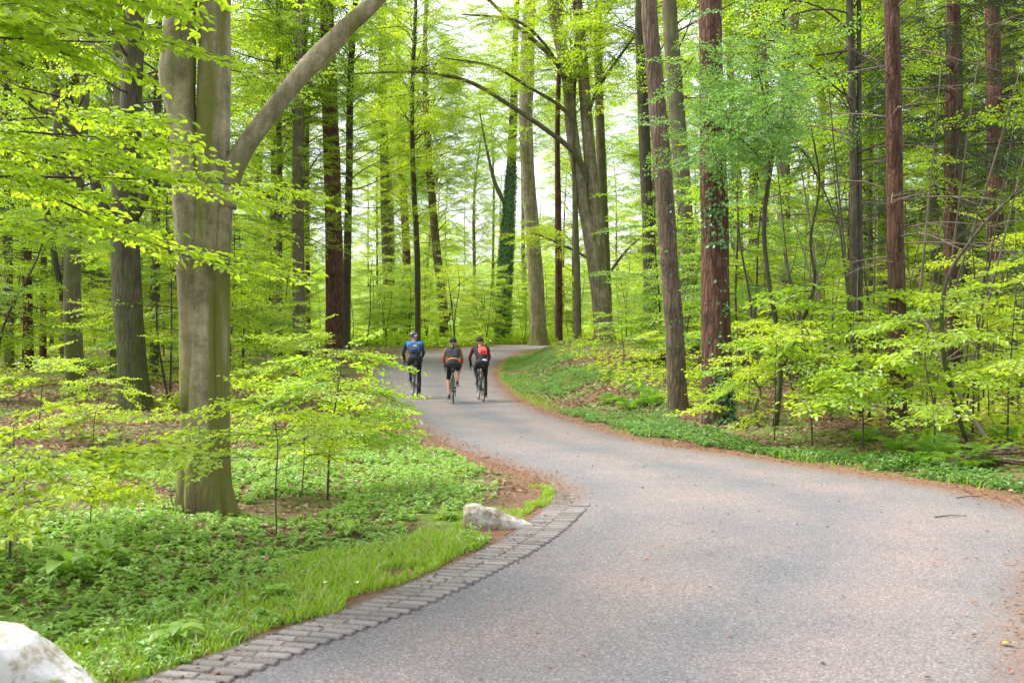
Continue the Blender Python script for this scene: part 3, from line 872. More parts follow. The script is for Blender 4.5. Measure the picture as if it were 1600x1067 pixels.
T15 = trunk_tree('beech_tree', 'smooth grey beech with spreading roots on top of the right bank', (842, 541), [(842, 541, 27), (838, 440, 24), (829, 330, 22), (822, 220, 21), (823, 120, 22), (828, 0, 20)], 'bark_beech', flare=(0.8, 0.35, 7), sides=24)
trunk_tree('pine_tree', 'thin red trunk right of the beech with spreading roots', (873, 531), [(873, 531, 12), (873, 430, 11), (872, 330, 10), (871, 180, 8)], 'bark_red', depth=50)
T17 = trunk_tree('thin_tree', 'slim grey brown trunk close to the left of the twin stemmed bank tree', (902, 531), [(902, 531, 12), (902, 450, 11), (900, 380, 10), (898, 300, 8), (896, 200, 6)], 'bark_grey', depth=47)
T18 = trunk_tree('beech_tree', 'tall grey tree forking into two long stems on the right bank', (946, 531),
    [(946, 531, 30), (939, 470, 28), (932, 420, 28), (918, 350, 21), (903, 270, 20), (893, 200, 19), (886, 120, 19), (868, 30, 19), (860, -30, 17)], 'bark_beech', flare=(0.4, 0.4, 5),
    extra=[dict(pts=[(938, 450, 24), (936, 400, 23), (930, 330, 20), (921, 240, 20), (914, 150, 18), (907, 60, 17), (900, -20, 15)], top=23, dy=.1)])
trunk_tree('thin_tree', 'straight trunk right behind the forked tree on the bank', (950, 525), [(950, 525, 16), (946, 420, 16), (941, 300, 15), (937, 180, 14), (934, 40, 12)], 'bark_grey', depth=54)
# long arms of the forked tree reaching left over the road
gl18 = Geo()
arms = [([(918, 290, 10), (905, 255, 9), (876, 228, 8), (805, 182, 7), (744, 149, 6), (700, 140, 5), (653, 139, 4), (567, 147, 2)], (0, -7)),
        ([(893, 190, 9), (876, 116, 8), (830, 71, 7), (800, 51, 6), (739, 0, 5), (690, -30, 3)], (0, -5)),
        ([(900, 240, 7), (886, 182, 6), (820, 142, 5), (770, 118, 4), (700, 110, 2)], (0, -4)),
        ([(888, 130, 7), (850, 84, 5), (805, 61, 5), (729, 66, 2)], (0, -8)),
        ([(912, 200, 6), (935, 140, 5), (985, 70, 4), (1020, 20, 3)], (0, -3)),
        ([(935, 420, 6), (915, 400, 5), (860, 372, 4), (830, 360, 2)], (0, 2)),
        ([(950, 430, 5), (975, 395, 4), (1000, 372, 2)], (0, -2))]
for pts, dy in arms:
    pts = [(a_, b_, w_ * .95) for a_, b_, w_ in pts]; dy = (dy[0], dy[1] * .5)
    o, gl = limb(T18[0], T18[2], T18[3], pts, 'bark_grey', dy=dy, sprays=(30, .5, 1.15, .45), r=rt)
    gl18.V += gl.V; gl18.Fc += [(f + gl18.n, m) for f, m in gl.Fc]; gl18.n += gl.n
c_ = gl18.build('crown', [M['leaf_beech'], M['twig']], T18[0]); c_['kind'] = 'stuff'
trunk_tree('thin_tree', 'dark slim trunk between the forked tree and the leaning red pine', (1018, 500), [(1018, 500, 22), (1014, 400, 20), (1010, 290, 18), (1005, 180, 18), (1000, 40, 16)], 'bark_dark', depth=36)
T20 = trunk_tree('pine_tree', 'tall pinkish brown pine leaning left beside the dark fir', (1060, 640), [(1060, 640, 31), (1055, 540, 29), (1047, 430, 28), (1040, 330, 28), (1031, 220, 28), (1022, 110, 26), (1013, 0, 24)], 'bark_pale', flare=(0.2, 0.25, 6), sides=24)
trunk_tree('thin_tree', 'greenish trunk in the canopy between the two red conifers', (1082, 560), [(1082, 560, 24), (1075, 400, 24), (1062, 230, 24), (1052, 110, 24), (1045, 0, 22)], 'bark_grey', depth=32)
T22 = trunk_tree('douglas_fir', 'thickest red brown fir trunk with ivy at its foot right of the road', (1121, 662),
    [(1121, 662, 48), (1120, 560, 46), (1118, 450, 44), (1116, 330, 43), (1113, 220, 40), (1111, 110, 37), (1109, 0, 35)], 'bark_red', flare=(0.22, 0.25, 7), sides=36, rough=0.04)
T23 = trunk_tree('thin_tree', 'pair of thin dark stems in the right hand thicket', (1337, 640), [(1337, 640, 15), (1335, 500, 14), (1334, 330, 13), (1331, 160, 12), (1326, 0, 11)], 'bark_dark', extra=[dict(pts=[(1345, 640, 8), (1344, 400, 8), (1342, 200, 8), (1341, 0, 7)], sides=10, top=11)], depth=21)
T24 = trunk_tree('pine_tree', 'straight reddish pine standing in the right hand thicket', (1402, 662), [(1402, 662, 30), (1402, 520, 28), (1399, 380, 26), (1396, 200, 25), (1394, 80, 24), (1392, 0, 22)], 'bark_red', flare=(0.15, 0.25, 6), sides=24)
T25 = trunk_tree('thin_tree', 'dark grey trunk deep in the thicket right of the straight reddish pine', (1490, 560), [(1490, 560, 25), (1494, 420, 24), (1495, 280, 23), (1492, 140, 22), (1488, 0, 20)], 'bark_dark', depth=30)
T26 = trunk_tree('pine_tree', 'brown pine trunk crossed by bare twigs near the right edge', (1556, 560), [(1556, 560, 26), (1556, 420, 25), (1555, 280, 24), (1552, 140, 23), (1549, 0, 21)], 'bark_red', depth=28)
trunk_tree('thin_tree', 'slanting thin stem left of the dark grey trunk in the thicket', (1470, 560), [(1470, 560, 15), (1463, 420, 14), (1458, 280, 13), (1448, 120, 13), (1436, 0, 12)], 'bark_grey', depth=33)
trunk_tree('thin_tree', 'faint grey stem behind the left edge foliage', (14, 560), [(14, 560, 14), (12, 400, 14), (10, 250, 12), (6, 60, 10)], 'bark_grey', depth=36)
trunk_tree('thin_tree', 'slim trunk showing through leaves between the oak and the left fork', (240, 560), [(240, 560, 14), (243, 400, 13), (246, 220, 12), (250, 0, 10)], 'bark_dark', depth=34)

# ivy
def add_ivy(T, z0, z1, n, leaf, k=1.0, side=None):
    root, C, D, zb = T
    g = Geo()
    lv, lf = ivy_on(C[:, :3], C[:, 3], z0, z1, n, leaf, rt, k, side)
    g.add(lv - np.array(root.location), lf)
    o = g.build('ivy', M['leaf_ivy'], root); o['kind'] = 'stuff'
add_ivy(T14, 0.9, 14.0, 15000, 0.12, 2.0)
add_ivy(T10, 0.9, 5.6, 4500, 0.11, 1.5)
add_ivy(T22, 0.1, 1.3, 330, 0.075, 1.2, (-1.0, .6))
add_ivy(T22, 1.2, 3.2, 60, 0.065, 1.2, (-1.0, .7))
add_ivy(T22, 3.0, 5.6, 420, 0.07, 2.5, (-1.4, 1.4))
add_ivy(T20, 1.2, 5.5, 160, 0.06, 1.2)

# dead conifer branches on the pines of the thicket
for T in (T23, T24, T25, T26):
    root, C, D, zb = T
    for k in range(26):
        z = rt.uniform(2.6, 10.5)
        i = np.argmin(np.abs(C[:, 2] - z))
        az = rt.uniform(0, 2 * np.pi)
        P = branch_path(C[i, :3] - np.array(root.location), az, R(rt.uniform(-8, 25)), rt.uniform(.8, 2.6), rt, n=8, sag=.15, wob=.1)
        g = Geo(); g.add(*tube(P, np.linspace(.016, .003, 8), 5))
        for q in range(5):
            j = rt.integers(2, 7)
            P2_ = branch_path(P[j], az + rt.choice([-1, 1]) * rt.uniform(.4, 1.2), R(rt.uniform(-20, 20)), rt.uniform(.2, .8), rt, n=4)
            g.add(*tube(P2_, np.linspace(.006, .002, 4), 3))
        g.build('dead_branch', M['dead_twig'], root, smooth=True)

# crowns of the standing trees: shared meshes, one crown object per tree
CR = [crown_mesh('beech_crown_mesh', 40 + i, H=9.5, nb=40, Lr=(2.0, 4.2), el=(-8, 50), per=6, jit=2.0) for i in range(4)]
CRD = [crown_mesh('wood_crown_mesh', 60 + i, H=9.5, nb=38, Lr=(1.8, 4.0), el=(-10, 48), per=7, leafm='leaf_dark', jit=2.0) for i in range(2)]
CRF = [crown_mesh('far_crown_mesh', 80 + i, H=11, nb=42, Lr=(2.5, 5.5), el=(0, 60), per=5, jit=2.4, units=S_FAR, leafm='leaf_far_lit', br=.06) for i in range(3)]
S_BIG = spray_set(4, nside=8, lpt=5, leaf=0.125, length=1.5, flat=.5, droop=.2)
CRB = [crown_mesh('tall_crown_mesh', 70 + i, H=16, nb=64, Lr=(2.8, 6.0), el=(0, 62), per=6, units=S_BIG, br=.045, jit=2.4) for i in range(3)]
CRP = []
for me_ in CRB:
    c_ = me_.copy(); c_.materials[0] = M['leaf_far_lit']; CRP.append(c_)  # same tall crowns, with distant light painted into the leaf colour
CRN = crown_mesh('conifer_crown_mesh', 90, H=9, nb=46, Lr=(1.2, 3.0), el=(-22, 5), per=7, units=S_NEEDLE, leafm='needle', shape='cone')

def crown_on(root, C, z, meshes, sc=1.0):
    i = np.argmin(np.abs(C[:, 2] - z))
    o = from_mesh('crown', random.choice(meshes), root, tuple(C[i, :3] - np.array(root.location)), random.uniform(0, 6.28), sc)
    o['kind'] = 'stuff'
    return o
T14i, T15i, T18i = [[k for k, v in TREES.items() if v[0] == T[0]][0] for T in (T14, T15, T18)]
for i, (root, C) in TREES.items():
    nm = root.name.split('.')[0]
    D = root.location.y
    if nm in ('beech_tree', 'thin_tree', 'ivied_tree', 'birch_tree', 'oak_tree'):
        if i == 0: continue
        pxt = 800 + root.location.x / D * F
        z = random.uniform(8.5, 9.5) if 880 < pxt < 1110 else random.uniform(4.6, 6.5) if D > 26 else random.uniform(4.0, 5.2)
        if D > 34:
            if i not in (T14i, T15i, T18i) and not 880 < 800 + root.location.x / D * F < 1110: crown_on(root, C, random.uniform(6.0, 8.5), CR, random.uniform(.8, 1.0))
            crown_on(root, C, random.uniform(11.5, 14), CRB, random.uniform(.65, .85))
            continue
        crown_on(root, C, z, CRD if (root.location.x > 8 or root.location.x < -8) and random.random() < .6 else CR, random.uniform(.75, 1.0))

for T, z in ((T12, 15.0), (T11, 13.5), (T12, 10.5), (T10, 17.0)):
    crown_on(T[0], T[1], z, CRB, .8)

# ------------------------------------------------------------------ the wood behind: trees standing free of the road
def bg_tree_mesh(seed, H, r0, bark):
    r = np.random.default_rng(seed)
    P = np.array([[0, 0, -.2], [r.normal(0, .1), r.normal(0, .1), H * .3], [r.normal(0, .3), r.normal(0, .3), H * .65], [r.normal(0, .6), r.normal(0, .6), H]])
    C = catmull(np.column_stack([P, [r0 * 1.15, r0, r0 * .75, r0 * .25]]), 16)
    g = Geo(); g.add(*tube(C[:, :3], C[:, 3], 9, .06, seed, flare=(.35, .4, 5)))
    for k in range(5):
        i = r.integers(5, 13); a = r.uniform(0, 6.28)
        Pb = branch_path(C[i, :3], a, R(r.uniform(20, 55)), r.uniform(1.5, 3.5), r, n=6)
        g.add(*tube(Pb, np.linspace(C[i, 3] * .4, .01, 6), 5))
    return g.mesh('trunk', M[bark], smooth=True)
BT = [bg_tree_mesh(300 + i, 26, rr, b) for i, (rr, b) in enumerate([(.16, 'bark_grey'), (.13, 'bark_grey'), (.20, 'bark_beech'), (.15, 'bark_red'), (.11, 'bark_pale'), (.24, 'bark_grey')])]

def free_spot(x, y, m):
    return road_d([x], [y])[0] > m
placed = [np.array([t[0].location.x, t[0].location.y]) for t in TREES.values()]
def far_enough(x, y, d):
    return all((x - p[0]) ** 2 + (y - p[1]) ** 2 > d * d for p in placed)

bgkinds = {'mid': 'tall slim green leaved tree standing back in the wood', 'far': 'pale green tree in the bright distance beyond the bend'}
cnt = 0
tries = 0
while cnt < 62 and tries < 6000:
    tries += 1
    y = rt.uniform(30, 80); x = rt.uniform(-.62, .62) * y
    px = 800 + x / y * F
    if not free_spot(x, y, 2.2) or not far_enough(x, y, 2.3): continue
    if 560 < px < 1100 and y < 62: continue          # the open view along the road
    if 540 < px < 1020 and random.random() < .75: continue
    placed.append(np.array([x, y]))
    z = float(ground(x, y))
    t = thing('wood_tree', bgkinds['mid'], 'tree', (x, y, z), random.uniform(0, 6.28), 'slim trees standing back in the wood')
    s = random.uniform(.8, 1.15); 
    from_mesh('trunk', random.choice(BT), t, scale=s)
    dark = abs(px - 800) > 420
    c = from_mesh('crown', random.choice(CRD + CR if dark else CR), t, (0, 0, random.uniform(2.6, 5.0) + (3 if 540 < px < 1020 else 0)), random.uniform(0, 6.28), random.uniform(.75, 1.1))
    c['kind'] = 'stuff'
    if random.random() < .6:
        c = from_mesh('crown', random.choice(CRB), t, (0, 0, random.uniform(8.5, 12)), random.uniform(0, 6.28), random.uniform(.65, .95)); c['kind'] = 'stuff'
    cnt += 1
cnt = 0
while cnt < 100:
    y = rt.uniform(84, 190); x = rt.uniform(-.6, .6) * y
    if not free_spot(x, y, 3) or not far_enough(x, y, 4): continue
    px = 800 + x / y * F
    if 480 < px < 1080 and (y < 125 or random.random() < .3): continue
    placed.append(np.array([x, y]))
    z = float(ground(x, y))
    t = thing('far_tree', bgkinds['far'], 'tree', (x, y, z), random.uniform(0, 6.28), 'pale trees in the far distance')
    s = random.uniform(.7, 1.2)
    from_mesh('trunk', random.choice(BT), t, scale=s)
    c = from_mesh('crown', random.choice(CRF), t, (0, 0, random.uniform(.6, 3.2)), random.uniform(0, 6.28), s)
    c['kind'] = 'stuff'
    cnt += 1

cnt = 0
while cnt < 15:
    y = rt.uniform(66, 112); px = rt.uniform(440, 1080); x = (px - 800) / F * y
    if not free_spot(x, y, 1.5) or not far_enough(x, y, 2.2): continue
    placed.append(np.array([x, y])); z = float(ground(x, y))
    t = thing('wood_tree', bgkinds['mid'], 'tree', (x, y, z), random.uniform(0, 6.28), 'slim trees standing back in the wood')
    s = random.uniform(.7, .95)
    from_mesh('trunk', BT[[0, 2, 4][cnt % 3]], t, scale=s)
    for zc in ((5.5, 13.5) if cnt % 2 else (9.5, 17.5)):
        c = from_mesh('crown', random.choice(CRP), t, (0, 0, zc + random.uniform(-1, 1)), random.uniform(0, 6.28), random.uniform(.6, .85)); c['kind'] = 'stuff'
    cnt += 1

# dark conifers in the thicket at the right and a few deep in the left
for x, y, s, lab in ((10.6, 24, 1.0, 'dark needled conifer rising behind the pair of thin stems'), (16.5, 31, 1.2, 'dark needled conifer deep in the thicket near the right edge'), (-17.5, 36, 1.1, 'dark needled conifer deep in the left wood')):
    z = float(ground(x, y))
    t = thing('conifer', lab, 'tree', (x, y, z), random.uniform(0, 6))
    from_mesh('trunk', BT[3], t, scale=1.0)
    c = from_mesh('crown', CRN, t, (0, 0, 4.2 if y < 30 else 2), 1.0, s); c['kind'] = 'stuff'

# ------------------------------------------------------------------ young trees and shrubs of the understorey
def sapling_mesh(seed, h, spread, units, leafm, nbr=14, stems=1, r0=.02, first=.25, per=5, sc=(.7, 1.1), lean=.1, el=(-6, 18)):
    r = np.random.default_rng(seed)
    gs = Geo(); gc = Geo()
    O = []; yw = []; pt = []; rl = []; scl = []
    for s_ in range(stems):
        a0 = r.uniform(0, 6.28)
        le = r.uniform(.3, 1) * lean * h if stems == 1 else r.uniform(.6, 1.4) * lean * h
        P = np.array([[0, 0, -.05], [math.cos(a0) * le * .2 + r.normal(0, .02 * h), math.sin(a0) * le * .2, h * .33], [math.cos(a0) * le * .55, math.sin(a0) * le * .55 + r.normal(0, .03 * h), h * .68], [math.cos(a0) * le, math.sin(a0) * le, h]])
        C = catmull(np.column_stack([P, [r0, r0 * .85, r0 * .6, r0 * .2]]), 14)
        gs.add(*tube(C[:, :3], C[:, 3], 7, .08, seed))
        for b in range(nbr):
            u = first + (1 - first) * (b + r.uniform(.1, .9)) / nbr
            i = min(int(u * 13), 12)
            L = spread * (1.12 - .75 * (u - first) / (1 - first)) * r.uniform(.55, 1.1)
            az = b * 2.4 + r.normal(0, .5)
            Pb = branch_path(C[i, :3], az, R(r.uniform(*el)), L, r, n=6, sag=.08)
            gs.add(*tube(Pb, np.linspace(r0 * .42, .0025, 6), 4, cap=False))
            n = max(2, int(per * L / spread + .5))
            for k in range(n):
                t = .25 + .75 * (k + r.uniform(.2, .9)) / n
                j = min(int(t * 5), 4); q = t * 5 - j
                O.append(Pb[j] * (1 - q) + Pb[j + 1] * q); yw.append(az + (1 if k % 2 else -1) * r.uniform(.2, 1.0) * (1 - .5 * t))
                pt.append(r.normal(-.02, .14)); rl.append(r.normal(0, .22)); scl.append(r.uniform(*sc))
            O.append(Pb[-1]); yw.append(az); pt.append(r.normal(-.05, .1)); rl.append(r.normal(0, .2)); scl.append(r.uniform(*sc))
        O.append(C[-1, :3]); yw.append(a0); pt.append(.5); rl.append(0); scl.append(sc[0])
    add_sprays(gc, units, np.array(O), np.array(yw), np.array(pt), np.array(rl), np.array(scl), r, mt=1)
    return gs.mesh('stem', M['twig'], smooth=True), gc.mesh('crown', [M[leafm], M['twig']], smooth=(False, True))

def put_sapling(mesh, name, label, loc, rz, sc, group=None, cat='young tree'):
    t = thing(name, label, cat, loc, rz, group)
    t.scale = (sc,) * 3
    from_mesh('stem', mesh[0], t)
    c = from_mesh('crown', mesh[1], t); c['kind'] = 'stuff'
    return t

SAPB = [sapling_mesh(400 + i, 4.5, 1.5, S_MID, 'leaf_beech', nbr=14, r0=.03, per=4, lean=.12, stems=1 + (i % 2)) for i in range(4)]       # tall understorey
SAPR = [sapling_mesh(420 + i, 3.6, 1.3, S_MID, 'leaf_beech', nbr=13, r0=.022, per=4, lean=.25, stems=2, first=.12) for i in range(3)]
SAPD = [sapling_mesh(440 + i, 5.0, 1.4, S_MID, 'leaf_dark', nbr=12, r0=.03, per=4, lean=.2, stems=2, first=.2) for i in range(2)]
SAPL = [sapling_mesh(460 + i, 1.3, .75, S_NEAR, 'leaf_near', nbr=8, r0=.009, per=3, sc=(.45, .75), first=.3) for i in range(3)]              # knee high seedlings

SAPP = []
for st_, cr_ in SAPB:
    c_ = cr_.copy(); c_.materials[0] = M['leaf_far_lit']; SAPP.append((st_, c_))  # understorey crowns again, leaves painted paler as if better lit
sap_labels = {'L': 'leafy young beech in the understorey of the left wood', 'R': 'leafy young beech in the thicket right of the road', 'C': 'leafy young beech beyond the bend of the road'}
sap_groups = {'L': 'young beeches of the left wood', 'R': 'young beeches of the right thicket', 'C': 'young beeches beyond the bend'}
cnt = dict(L=0, R=0, C=0); want = dict(L=66, R=80, C=74)
tries = 0
while any(cnt[k] < want[k] for k in cnt) and tries < 20000:
    tries += 1
    y = rt.uniform(14, 78) if tries % 3 else rt.uniform(66, 104); x = rt.uniform(-.60, .60) * y
    px = 800 + x / y * F
    z = float(ground(x, y))
    pyb = HZ - (z - EYE) / y * F
    k = 'C' if (y > 56 and 500 < px < 1060) else ('R' if px > 1000 else 'L')
    if cnt[k] >= want[k]: continue
    if k != 'C' and 520 < px < 1010: continue
    if k != 'C' and y > 80: continue
    if k == 'L' and (y < 20 or (px > 380 and y < 30)): continue
    if k == 'R' and y < 15.5: continue
    if k == 'R' and px < 1150 and y < 26: continue
    if not free_spot(x, y, 2.0 if y < 45 else 1.5) or not far_enough(x, y, 0.9): continue
    ms = SAPB if k != 'R' else (SAPR + SAPB + SAPD)
    if k == 'C': ms = SAPP
    if k == 'L' and px < 420: ms = SAPB + SAPD[:1]
    sc = random.uniform(.6, 1.15) if y < 50 else random.uniform(.8, 1.4)
    put_sapling(random.choice(ms), 'young_beech', sap_labels[k], (x, y, z), random.uniform(0, 6.28), sc, sap_groups[k])
    cnt[k] += 1

# individual small trees that stand out
def sap_at(px, py, mesh, label, sc, rz=0.0, group=None):
    p = gp(px, py)
    return put_sapling(mesh, 'beech_sapling', label, tuple(p), rz, sc, group, 'sapling')
sap_at(511, 782, sapling_mesh(501, 1.45, .66, S_NEAR, 'leaf_near', nbr=10, r0=.012, per=4, sc=(.5, .8), first=.38, lean=.15), 'dark stemmed beech sapling with wide lime leaves in front of the twin beech', 1.0, .4)
sap_at(432, 836, sapling_mesh(502, 1.05, .6, S_NEAR, 'leaf_near', nbr=7, r0=.007, per=3, sc=(.45, .7), first=.45), 'small thin sapling nearest the foot of the twin beech on its right', 1.0, 2.0)
sap_at(470, 775, sapling_mesh(503, 1.15, .6, S_NEAR, 'leaf_near', nbr=7, r0=.007, per=3, sc=(.45, .75), first=.4), 'thin sapling between the twin beech and the dark stemmed sapling', 1.0, 4.0)
sap_at(470, 668, SAPL[1], 'bushy lime green sapling on the bank left of the road litter', 1.25, 1.0)
sap_at(535, 700, SAPL[2], 'low lime green sapling leaning over the brown road edge', .65, 2.6)
sap_at(410, 640, SAPL[0], 'lime sapling close behind the right side of the twin beech', 1.15, 0.6)
sap_at(480, 610, SAPL[1], 'bushy sapling in front of the red conifer foot', 1.25, 3.3)
sap_at(60, 690, SAPL[0], 'seedling in front of the left fork tree', 1.0, 0.0)
sap_at(205, 600, SAPL[2], 'pale green seedling clump at the foot of the dark oak', 1.25, 1.0)
sap_at(145, 700, SAPL[1], 'upright seedling with stem showing on brown litter', .8, 2.0)
sap_at(140, 830, SAPL[2], 'knee high seedling left of the twin beech foot', .5, 1.2)
sap_at(12, 900, sapling_mesh(505, .95, .72, S_NEAR, 'leaf_near', nbr=12, r0=.010, per=4, sc=(.55, .85), first=.45, lean=.05), 'yellow green blurred young beech at the left edge beside the road stone', 1.0, .8)
for px, py, m_, s_, lab in ((1040, 600, 0, 1.0, 'lime seedling left of the leaning pinkish pine'), (975, 575, 1, 1.3, 'bright seedling on top of the right bank'), (1210, 690, 2, 1.2, 'lime seedling right of the thickest fir'),
                            (1270, 700, 0, 1.4, 'leafy seedling below the red board'), (1350, 700, 1, 1.5, 'leafy seedling under the pair of thin stems'), (1460, 715, 2, 1.4, 'leafy seedling left of the pale leaning pole'),
                            (1575, 700, 0, 1.6, 'leafy seedling at the right edge behind the stick heap'), (1170, 640, 1, 1.3, 'seedling behind the thickest fir on its right'), (1090, 575, 2, 1.4, 'yellowish seedling between pine and thickest fir'),
                            (1300, 660, 0, 1.7, 'wide seedling in the middle of the right thicket'), (1520, 680, 1, 1.7, 'wide seedling behind the pale leaning pole')):
    sap_at(px, py, SAPL[m_], lab, s_, random.uniform(0, 6))

# the tree at the left whose boughs hang into the upper left corner
p0 = np.array([-4.7, 6.6]); z0 = float(ground(*p0))
t = thing('overhanging_beech', 'young beech at the left with layered lime boughs across the upper left corner', 'tree', (p0[0], p0[1], z0))
g = Geo(); C = catmull(np.array([[0, 0, -.2, .10], [.05, .1, 2, .085], [.0, .2, 4, .07], [.1, .2, 6.5, .04], [.1, .1, 8, .015]]), 24)
g.add(*tube(C[:, :3], C[:, 3], 12, .05, 4, flare=(.4, .2, 5))); g.build('trunk', M['bark_beech'], t, smooth=True)
gc = Geo(); O = []; yw = []; pt = []; rl = []; scl = []
ro = np.random.default_rng(77)
for k in range(24):
    z = ro.uniform(1.9, 5.0); az = ro.uniform(-.75, .75); L = ro.uniform(1.6, 3.3) * (1.0 if z > 2.2 else .7)
    P = branch_path(np.array([.03, .1, z]), az, R(ro.uniform(-8, 16)), L, ro, n=8, sag=.05, wob=.05)
    g = Geo(); g.add(*tube(P, np.linspace(.016, .003, 8), 6)); g.build('bough', M['twig'], t, smooth=True)
    n = int(4.0 * L)
    for q in range(n):
        tt_ = .2 + .8 * (q + ro.uniform(.2, .8)) / n; j = min(int(tt_ * 7), 6); u = tt_ * 7 - j
        O.append(P[j] * (1 - u) + P[j + 1] * u); yw.append(az + (1 if q % 2 else -1) * ro.uniform(.2, 1.0)); pt.append(ro.normal(-.08, .12)); rl.append(ro.normal(0, .2)); scl.append(ro.uniform(.6, 1.0))
    O.append(P[-1]); yw.append(az); pt.append(-.1); rl.append(0); scl.append(.8)
add_sprays(gc, S_NEAR, np.array(O), np.array(yw), np.array(pt), np.array(rl), np.array(scl), ro)
c = gc.build('crown', [M['leaf_near'], M['twig']], t); c['kind'] = 'stuff'

# bluish leaved small tree with curved stems beside the thickest fir
b = gp(1212, 665); D = b[1]
t = thing('hawthorn_tree', 'small bluish green tree with thin curved stems beside the thickest fir', 'tree', tuple(b))
g = Geo()
stems = [[(1212, 665, 10), (1216, 580, 9), (1205, 500, 8), (1188, 420, 7), (1181, 340, 7), (1190, 250, 6), (1178, 190, 4), (1160, 130, 2)],
         [(1190, 252, 5), (1225, 235, 4), (1245, 250, 4), (1262, 300, 3), (1280, 360, 2)],
         [(1190, 250, 5), (1160, 232, 4), (1120, 215, 3), (1085, 205, 2)],
         [(1212, 600, 7), (1250, 500, 6), (1262, 440, 5), (1250, 380, 4), (1258, 300, 3), (1240, 220, 2)]]
for s_ in stems:
    P, rad = trunk_path(s_, D); P[:, 1] += np.linspace(0, -.9, len(P))
    C = catmull(np.column_stack([P, rad]), 30); C[:, 3] = np.maximum(C[:, 3], .004)
    g.add(*tube(C[:, :3] - b, C[:, 3], 8, .08, 3))
g.build('trunk', M['bark_dark'], t, smooth=True)
n = 190
cpx = ro.normal(1150, 46, n); cpy = ro.normal(195, 52, n)
dd = D - .9 + ro.normal(0, .8, n)
O = np.stack([(cpx - 800) / F * D, dd, EYE - (cpy - HZ) / F * D], -1) - b
gc = Geo()
add_sprays(gc, S_BLUE, O, ro.uniform(0, 6.28, n), ro.normal(0, .35, n), ro.normal(0, .4, n), ro.uniform(.7, 1.2, n), ro)
c = gc.build('crown', [M['leaf_blue'], M['twig']], t); c['kind'] = 'stuff'

# bare curved shrubs and dead stems in the thicket
def stem_thing(name, label, pts, mat, dy=0.0, cat='stem', twigs=0, base=None):
    b = gp(*pts[0][:2]); D = b[1]
    t = thing(name, label, cat, tuple(b))
    P, rad = trunk_path(pts, D); P[:, 1] += np.linspace(0, dy, len(P))
    C = catmull(np.column_stack([P, rad]), 6 * len(pts)); C[:, 3] = np.maximum(C[:, 3], .003)
    g = Geo(); g.add(*tube(C[:, :3] - b, C[:, 3], 8, .06, 5)); g.build('stem', mat, t, smooth=True)
    for k in range(twigs):
        i = ro.integers(len(C) // 3, len(C) - 1)
        Pb = branch_path(C[i, :3] - b, ro.uniform(0, 6.28), R(ro.uniform(10, 55)), ro.uniform(.4, 1.3), ro, n=5)
        g = Geo(); g.add(*tube(Pb, np.linspace(C[i, 3] * .5, .002, 5), 5)); g.build('twig', mat, t, smooth=True)
    return t
stem_thing('leaning_pole', 'bare pale dead stem leaning left over the right hand ferns', [(1548, 695, 7), (1520, 640, 7), (1495, 580, 6), (1478, 520, 5), (1462, 480, 3)], M['pale_wood'], .6, twigs=3)
stem_thing('bare_shrub', 'dark forked shrub stem below the hawthorn', [(1270, 640, 11), (1262, 560, 10), (1250, 480, 8), (1238, 430, 5), (1232, 390, 3)], M['bark_dark'], .3, twigs=5)
stem_thing('bare_shrub', 'dark crooked branch climbing to the right edge', [(1510, 690, 7), (1470, 560, 7), (1466, 450, 6), (1500, 380, 5), (1540, 330, 4), (1590, 290, 3), (1640, 260, 2)], M['bark_dark'], -.6, twigs=5)
stem_thing('bare_shrub', 'small dark curved stem on litter right of the thickest fir', [(1186, 668, 6), (1180, 640, 5), (1190, 612, 4), (1178, 590, 3)], M['bark_dark'], .1, twigs=2)
# thin poles in the right thicket
for k in range(60):
    px = ro.uniform(1240, 1620); y = ro.uniform(15.5, 26); x = (px - 800) / F * y
    if not free_spot(x, y, 1.2): continue
    z = float(ground(x, y))
    t = thing('thin_pole', 'thin bare upright stem among the leaves of the right thicket', 'stem', (x, y, z), 0, 'thin bare stems of the right thicket')
    h = ro.uniform(2.5, 6.5)
    P = branch_path(np.array([0, 0, -.05]), ro.uniform(0, 6.28), R(ro.uniform(72, 89)), h, ro, n=9, sag=0, wob=.03)
    g = Geo(); g.add(*tube(P, np.linspace(ro.uniform(.012, .035), .006, 9), 6, .08, k))
    g.build('stem', M['bark_grey' if k % 3 else 'bark_dark'], t, smooth=True)
    for q in range(4):
        i = ro.integers(3, 8)
        Pb = branch_path(P[i], ro.uniform(0, 6.28), R(ro.uniform(5, 50)), ro.uniform(.4, 1.4), ro, n=5)
        g = Geo(); g.add(*tube(Pb, np.linspace(.008, .002, 5), 4)); g.build('twig', M['twig'], t, smooth=True)

# ------------------------------------------------------------------ ferns and broad leaved plants
def frond_mesh(seed, L=.65):
    r = np.random.default_rng(seed)
    n = 18
    t = np.linspace(0.08, 1, n)
    ax = np.stack([t * L * .85, 0 * t, L * (.75 * t - .55 * t ** 2.4)], -1)
    g = Geo()
    C = []; Dv = []; Ls = []
    for i in range(n):
        w = L * .30 * math.sin(math.pi * min(1, t[i] * .86 + .10)) ** .8
        for s_ in (-1, 1):
            C.append(ax[i]); Dv.append([.35, s_, -.1 + r.normal(0, .08)]); Ls.append(w + .01)
    C = np.array(C); Ls = np.array(Ls)
    lv, lf = leaf_geo(C, np.array(Dv), np.tile([-.3, 0, 1.0], (len(C), 1)), Ls, L * .052)
    g.add(lv, lf, 0)
    g.add(*tube(np.vstack([[0, 0, 0], ax]), np.linspace(.006, .0015, n + 1), 3, cap=False), 0)
    return g.mesh('frond', M['leaf_fern'])
FR = [frond_mesh(600 + i) for i in range(3)]
